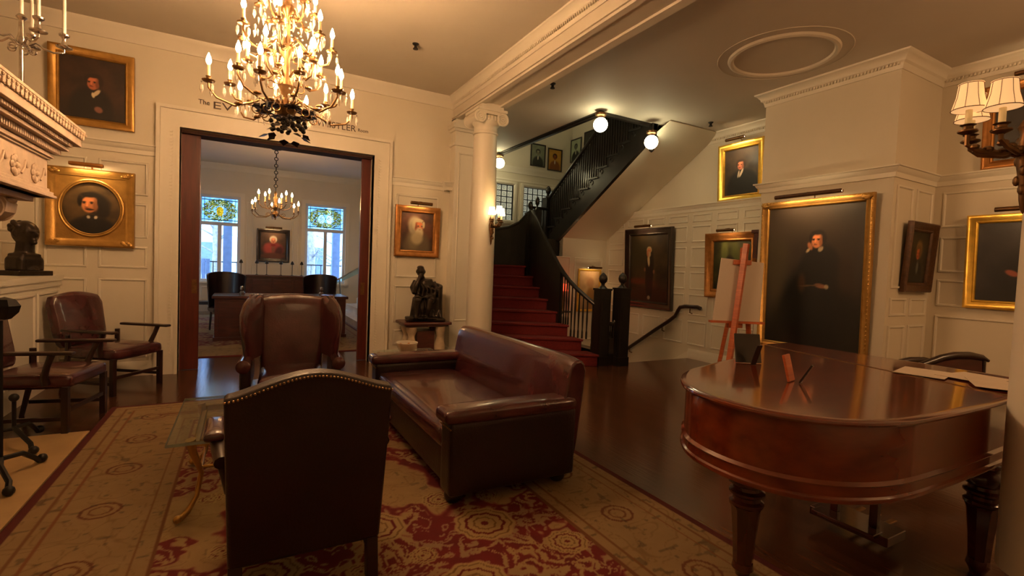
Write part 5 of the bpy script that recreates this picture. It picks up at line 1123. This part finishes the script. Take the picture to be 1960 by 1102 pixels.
for k in range(8):
    t = k*PI/4+.2; c = Vector((.17*math.cos(t), .17*math.sin(t), .16)); b = MB()
    b.lathe([(.0, -.006), (.03, .0), (.05, .012), (.052, .018), (.02, .01)], c, 10)
    for j in range(6): a = j*PI/3; b.ball((c.x+.045*math.cos(a), c.y+.045*math.sin(a), c.z+.005), (.02, .02, .006), 6, 4)
    b.tube([c, (c.x*.3, c.y*.3, .2)], .006, 6); b.build('metal_flower', 'bronze', chn, merge=False)
b = MB()
for rr_, z, n_ in ((.30, .18, 40), (.2, .52, 26), (.22, .74, 26), (.12, 1.0, 18)):
    for k in range(n_): t = 2*PI*k/n_; b.lathe([(0, .012), (.009, 0), (.006, -.02), (0, -.045)], (rr_*math.cos(t), rr_*math.sin(t), z-.03*math.cos(t*6)), 6)
for rr_, z, zt in ((.30, .18, .40), (.22, .62, .90), (.2, .90, 1.22)):
    for k in range(8):
        t = 2*PI*k/8
        for j in range(7): q = j/6; b.ball((rr_*(1-q)*math.cos(t)+.02, rr_*(1-q)*math.sin(t), z+(zt-z)*q-.06*math.sin(q*PI)), .008, 6, 4)
o = b.build('crystal_strands', 'crystal', chn, merge=False, angle=10); o['kind'] = 'stuff'

ch2 = thing('brass_chandelier', 'smaller brass chandelier on a chain in the room beyond the doorway', 'chandelier', (.60, 12.2, 2.38))
MB().lathe([(0, -.04), (.02, -.02), (.015, 0), (.05, .03), (.07, .08), (.05, .13), (.025, .16), (.04, .2), (.06, .24), (.04, .3), (.025, .34), (.04, .4), (.045, .45), (.02, .5), (.03, .55), (.012, .6)], n=18).build('stem', 'brass', ch2)
for k in range(12):
    a = 2*PI*k/12+.1; r_ = .50 if k % 2 else .34; h0, hz_ = (.10, .13) if k % 2 else (.28, .34); ca, sa = math.cos(a), math.sin(a); P_ = lambda rr_, z: (ca*rr_, sa*rr_, z)
    b = MB(); b.tube([P_(.04, h0), P_(r_*.4, h0-.09), P_(r_*.8, hz_-.12), P_(r_, hz_-.04), P_(r_, hz_)], .009, 7); b.lathe([(.01, 0), (.045, .012), (.015, .02), (.02, .05)], P_(r_, hz_), 10); b.torus(P_(r_*.35, h0-.03), .035, .006, n=12, k=5, ax=1); ar = b.build('arm', 'brass', ch2, merge=False)
    MB().lathe([(.014, .04), (.013, .16)], P_(r_, hz_), 8).build('candle_sleeve', 'candle', ar); b = MB(); flame(b, P_(r_, hz_+.165), 1.5); b.build('bulb', 'bulb_small', ar)
b = MB(); n_ = 12
for k in range(n_): b.torus((0, 0, .64+k*.075), .035, .009, n=12, k=5, ax=k % 2)
b.lathe([(.01, 1.5), (.10, 1.52), (.11, 1.57)], n=16); b.build('chain', 'iron', ch2, merge=False)

# ================================================================ WALL LAMPS
def sconce(label, loc, rz, shade, s=1.0, k_=1.0):
    e = thing('wall_lamp', label, 'lamp', loc, rz)
    b = MB()   # leafy backplate against the column, drop finial below
    b.lathe([(0, -.30), (.010, -.28), (.016, -.24), (.022, -.16), (.034, -.08), (.038, -.02), (.026, .03), (.036, .06), (.016, .10), (.008, .14)], (0, -.04, 0), 12)
    for k in range(6): b.ball((.014*(-1)**k, -.062, -.20+.04*k), (.015, .011, .022), 8, 5)
    b.build('backplate', 'dark_brass', e, merge=False)
    for i, (x, y, z) in enumerate(((-.085, -.15*k_, .01), (.0, -.20*k_, .03), (.085, -.15*k_, .01))):
        b = MB(); b.tube([(0, -.05, -.02), (x*.4, y*.5, -.05), (x*.9, y*.85, -.035), (x, y, -.01), (x, y, z)], [.016, .013, .011, .009, .009], 8); b.lathe([(.012, 0), (.034, .012), (.034, .018), (.018, .024), (.018, .035), (.028, .042), (.016, .046)], (x, y, z), 12)
        for k in range(4): b.ball((x*(.2+.2*k), y*(.3+.2*k), -.05+.01*k), (.022, .02, .014), 8, 5)
        ar = b.build('arm', 'dark_brass', e, merge=False)
        MB().lathe([(.0125, .04), (.0115, .145)], (x, y, z), 10).build('candle_sleeve', 'candle', ar)
        b = MB(); b.lathe([(q_*s, .105+(h_-.105)*s) for q_, h_ in ((.056, .105), (.054, .108), (.042, .155), (.037, .20), (.039, .205), (.035, .20), (.040, .155), (.052, .11))], (x, y, z), 24); b.build('lamp_shade', shade, ar)
        b = MB(); b.torus((x, y, z+.105), .0555*s, .0018, n=24, k=5); b.torus((x, y, z+.105+.097*s), .038*s, .0015, n=20, k=5)
        for q in range(8): b.tube([(x+rr_*s*math.cos(q*PI/4), y+rr_*s*math.sin(q*PI/4), z+.105+h_*s) for rr_, h_ in ((.0555, 0), (.043, .05), (.038, .095))], .0012, 4)
        b.build('shade_trim', 'dark_brass', ar, merge=False)
        b = MB(); flame(b, (x, y, z+.145), .7); b.build('bulb', 'bulb_small', ar)
    return e
sconce('brass three-candle wall lamp with small bright shades on the column beside the staircase', (3.02, 6.18, 2.07), R(12), 'shade_far')
s2 = sconce('brass three-candle wall lamp with fabric shades at the right edge, in the foreground', (2.868, .735, 2.06), R(-130), 'shade_cloth', 1.08, 1.30)
# round ceiling lamps at the corners of the stair opening
gl = thing('globe_lamp', 'round white globe lamp at the near left corner of the ceiling opening', 'lamp', (4.60, 5.80, 3.80), group='globe lamps of the stair opening')
MB().lathe([(.085, 0), (.08, -.03), (.05, -.045), (.05, -.07)], n=20).build('fitting', 'dark_brass', gl); MB().ball((0, 0, -.165), .105, 24, 16).build('globe', 'globe_glass', gl)
dup(gl, 'round white globe lamp at the near right corner of the opening, beneath the upper flight', (5.55, 5.72, 3.68))
dup(gl, 'round white globe lamp at the far end of the ceiling opening, beside the column', (4.62, 9.1, 3.80))
g4 = dup(gl, 'bright small ceiling lamp glimpsed inside the stairwell above the opening edge', (5.25, 8.2, 5.5)); del g4['group']
# sprinkler heads
sp1 = thing('sprinkler_head', 'small black sprinkler head on the main ceiling right of the crystal chandelier', 'sprinkler', (1.73, 5.70, 4.05), group=None)
b = MB(); b.lathe([(.04, 0), (.035, -.012), (.018, -.02), (.018, -.05), (.03, -.055), (.03, -.065), (0, -.07)], n=14); b.build('head', 'iron', sp1)
dup(sp1, 'small black sprinkler head on the hall ceiling close to the beam', (3.44, 5.35, 3.85)); dup(sp1, 'small black sprinkler head on the hall ceiling near the gold framed portrait', (6.33, 5.26, 3.85))

# ================================================================ THE ROOM BEYOND THE DOORWAY
dk = thing('desk', 'big dark red wooden desk beyond the doorway, behind the wing chair', 'desk', (.65, 10.1, .012))
b = MB(); b.box(-1.12, 1.12, -.42, .42, .73, .78); b.build('desktop', 'desk_wood', dk, bevel=.008)
for sx in (-1, 1):
    b = MB(); b.box(sx*.80-.28, sx*.80+.28, -.38, .38, .06, .73); b.box(sx*.80-.30, sx*.80+.30, -.40, .40, 0, .06); p_ = b.build('pedestal_base', 'desk_wood', dk, bevel=.005, merge=False)
    MB().rbox((sx*.80, -.385, .40), (.44, .02, .56), .008, n=3).build('panel', 'desk_wood', dk)
MB().box(-.52, .52, -.36, -.33, .30, .73).build('modesty_panel', 'desk_wood', dk)
lb_ = thing('desk_object', 'small pale object standing on the desk beyond the doorway, left side', 'ornament', (-.02, 9.85, .792)); MB().lathe([(.04, 0), (.045, .05), (.02, .08), (.035, .12), (.03, .16), (0, .17)], n=12).build('ornament', 'silver', lb_)
ds = dup(lb_, 'small pale object standing on the desk beyond the doorway, right side', (1.30, 9.85, .792))
st2 = thing('wooden_stool', 'small dark stool in front of the big desk beyond the doorway', 'stool', (.18, 9.25, .012))
MB().box(-.2, .2, -.16, .16, .56, .60).build('seat', 'desk_wood', st2, bevel=.006)
for sx in (-1, 1):
    for sy in (-1, 1): MB().box(sx*.17-.018, sx*.17+.018, sy*.13-.018, sy*.13+.018, 0, .56).build('leg', 'dark_wood', st2)
# tub chairs behind the desk
tc_ = thing('desk_chair', 'dark round-backed chair behind the left end of the big desk', 'chair', (-.28, 11.0, .022), R(15))
b = MB(); rr_ = []
for k in range(13):
    t = PI*k/12; rr_.append((.31*math.cos(t), .28*math.sin(t)))
rings = [[(x*.92, y*.92, .45), (x, y, .45), (x*1.12, y*1.12, 1.08+.07*math.sin(PI*i/12)), (x*1.03, y*1.03, 1.08+.07*math.sin(PI*i/12))] for i, (x, y) in enumerate(rr_)]
b.rings(rings); b.build('backrest', 'leather_shaded', tc_, bevel=.01); MB().rbox((0, 0, .42), (.56, .54, .12), .05).build('seat', 'leather_shaded', tc_)
for sx in (-1, 1):
    for sy in (-1, 1): MB().tube([(sx*.22, sy*.2, .38), (sx*.24, sy*.22, 0)], [.022, .016], 8).build('leg', 'dark_wood', tc_)
dup(tc_, 'dark round-backed chair behind the right end of the big desk', (1.42, 11.0, .022), R(-15))
sb = thing('sideboard', 'long dark wooden sideboard between the far windows, under the red-robed portrait', 'sideboard', (.62, 13.6, .012))
MB().box(-.98, .98, -.28, .28, 1.0, 1.045).build('top', 'desk_wood', sb, bevel=.006); MB().box(-.92, .92, -.24, .25, .10, 1.0).build('body', 'desk_wood', sb)
for k in range(4):
    x = -.69+.46*k; d_ = MB().box(x-.20, x+.20, -.26, -.24, .16, .94).build('door', 'desk_wood', sb, bevel=.006); MB().ball((x+.15*(-1)**k, -.275, .6), .014, 8, 6).build('knob', 'brass', d_)
for sx in (-1, 1): MB().box(sx*.88-.04, sx*.88+.04, -.22, .22, 0, .10).build('foot', 'dark_wood', sb)
cs = None
for i, x in enumerate((-.06, .28, .50, .82, 1.08, 1.30)):
    lb2 = 'thin black candlestick with dark cap on the sideboard, ' + ('leftmost of six', 'second from the left of six', 'third from the left of six', 'third from the right of six', 'second from the right of six', 'rightmost of six')[i]
    if cs is None:
        cs = thing('candlestick', lb2, 'candlestick', (x, 13.55, 1.058), group='six thin candlesticks on the sideboard')
        MB().lathe([(.035, 0), (.03, .01), (.007, .02), (.007, .28)], n=10).build('stem', 'iron', cs); MB().lathe([(.0, .27), (.045, .285), (.03, .33), (.012, .36), (0, .37)], n=12).build('cap', 'iron', cs)
    else: dup(cs, lb2, (x, 13.55, 1.058))
rd = thing('radiator_bench', 'low dark bench under the far left window', 'bench', (-1.05, 14.7, .0))
MB().box(-.6, .6, -.2, .2, .24, .32).build('seat', 'dark_wood', rd, bevel=.006)
for sx in (-1, 1): MB().box(sx*.5-.03, sx*.5+.03, -.15, .15, 0, .24).build('leg', 'dark_wood', rd)
ms = thing('marble_steps', 'pale marble steps with chrome handrail rising at the right of the far room', 'steps', (2.2, 12.0, 0))
for k in range(4): MB().box(k*.28, 1.0, -2.0, 1.9, k*.16, (k+1)*.16).build('step', 'marble', ms, bevel=.006)
b = MB(); b.tube([(-.33, 1.3, .86), (.0, 1.3, 1.02), (.55, 1.3, 1.36), (.85, 1.3, 1.52)], .022, 8); b.tube([(.0, 1.3, 1.02), (0.06, 1.3, .16)], .018, 8); b.tube([(.62, 1.3, 1.38), (.62, 1.3, .5)], .018, 8); b.build('handrail', 'chrome', ms, merge=False)
MB().prism([(-.25, .80), (-.25, .86), (.55, 1.34), (.55, 1.20)], 1.29, 1.305, 1).build('glass_panel', 'rail_glass', ms)

# ================================================================ OUTSIDE THE FAR WINDOWS
gr_ = MB().box(-6, 9, 15.5, 30, -.2, -.1).build('porch_deck', 'outdoor_blue'); struct(gr_)
po = thing('porch_post', 'blue-grey porch post outside the far left window', 'post', (-.42, 16.3, -.1)); MB().box(-.11, .11, -.11, .11, 0, 3.6).build('shaft', 'outdoor_blue', po); MB().box(-.14, .14, -.14, .14, 0, .2).build('base', 'outdoor_blue', po)
dup(po, 'blue-grey porch post outside the far right window', (2.55, 16.3, -.1))
rlg = thing('porch_railing', 'black iron porch railing with curls outside the far windows', 'railing', (.7, 16.9, -.1))
b = MB()
for z in (.35, 1.42): b.tube([(-3, 0, z), (3.5, 0, z)], .02, 6)
b.build('rails', 'iron', rlg, merge=False); b = MB()
for k in range(44): b.tube([(-3+.15*k, 0, 0 if k % 10 == 0 else .35), (-3+.15*k, 0, 1.42)], .016 if k % 10 == 0 else .008, 5)
for k in range(14): b.torus((-2.9+.47*k, 0, .95), .12, .008, n=16, k=4, ax=1)
b.build('iron_bars', 'iron', rlg, merge=False)
pcx = thing('porch_chair', 'dark blue slatted porch chair outside the far left window', 'chair', (-1.0, 16.25, -.1), R(160))
MB().box(-.28, .28, -.25, .25, .62, .68).build('seat', 'outdoor_dark', pcx) if 'outdoor_dark' in MATS else MB().box(-.28, .28, -.25, .25, .62, .68).build('seat', 'outdoor_blue', pcx)
b = MB()
for k in range(5): b.box(-.26+.11*k, -.17+.11*k, .22, .25, .66, 1.5)
b.build('backrest', 'outdoor_blue', pcx, merge=False)
for sx in (-1, 1):
    for sy in (-1, 1): MB().box(sx*.25-.02, sx*.25+.02, sy*.22-.02, sy*.22+.02, 0, .64).build('leg', 'outdoor_blue', pcx)
def tree(x, y, h_, lb, r_=.16):
    e = thing('bare_tree', lb, 'tree', (x, y, -.1)); b = MB(); b.tube([(0, 0, 0), (.05, 0, h_*.3), (-.05, 0, h_*.6), (.1, 0, h_)], [r_, r_*.8, r_*.6, r_*.2], 8)
    for k in range(34):
        z = h_*(.2+.75*rng.rand()); a = rng.rand()*2*PI; l = .7+1.3*rng.rand(); p = Vector((0, 0, z)); d = Vector((math.cos(a), math.sin(a)*.5, .5))
        q1 = p+d*l*.5; q2 = q1+Vector((d.x*.4+rng.randn()*.3, d.y, .2+rng.randn()*.3))*l*.6; b.tube([p, q1, q2], [r_*.25, r_*.14, .008], 5)
        for j in range(4): b.tube([q1+(q2-q1)*j/4, q1+(q2-q1)*j/4+Vector((rng.randn()*.3, rng.randn()*.2, rng.randn()*.3))], [.014, .004], 4)
    b.build('branches', 'bark', e, merge=False)
tree(2.0, 19, 6, 'bare grey tree with thick trunk outside the far right window', .28); tree(-.9, 20, 6, 'bare tree outside the far left window', .14); tree(3.2, 21, 6, 'thinner bare tree outside the far right window, to the right of the thick one', .12)
bd_ = thing('pale_building', 'pale building front across the street outside the far windows', 'building', (1, 29, -.2))
b = MB(); b.box(-9, 9, 0, .5, 0, 7); b.build('wall', 'outdoor_pale', bd_)
for k in range(10):
    for j in range(2): MB().box(-8+1.7*k, -7.2+1.7*k, -.05, 0, .8+2.8*j, 2.4+2.8*j).build('window', 'outdoor_blue', bd_)
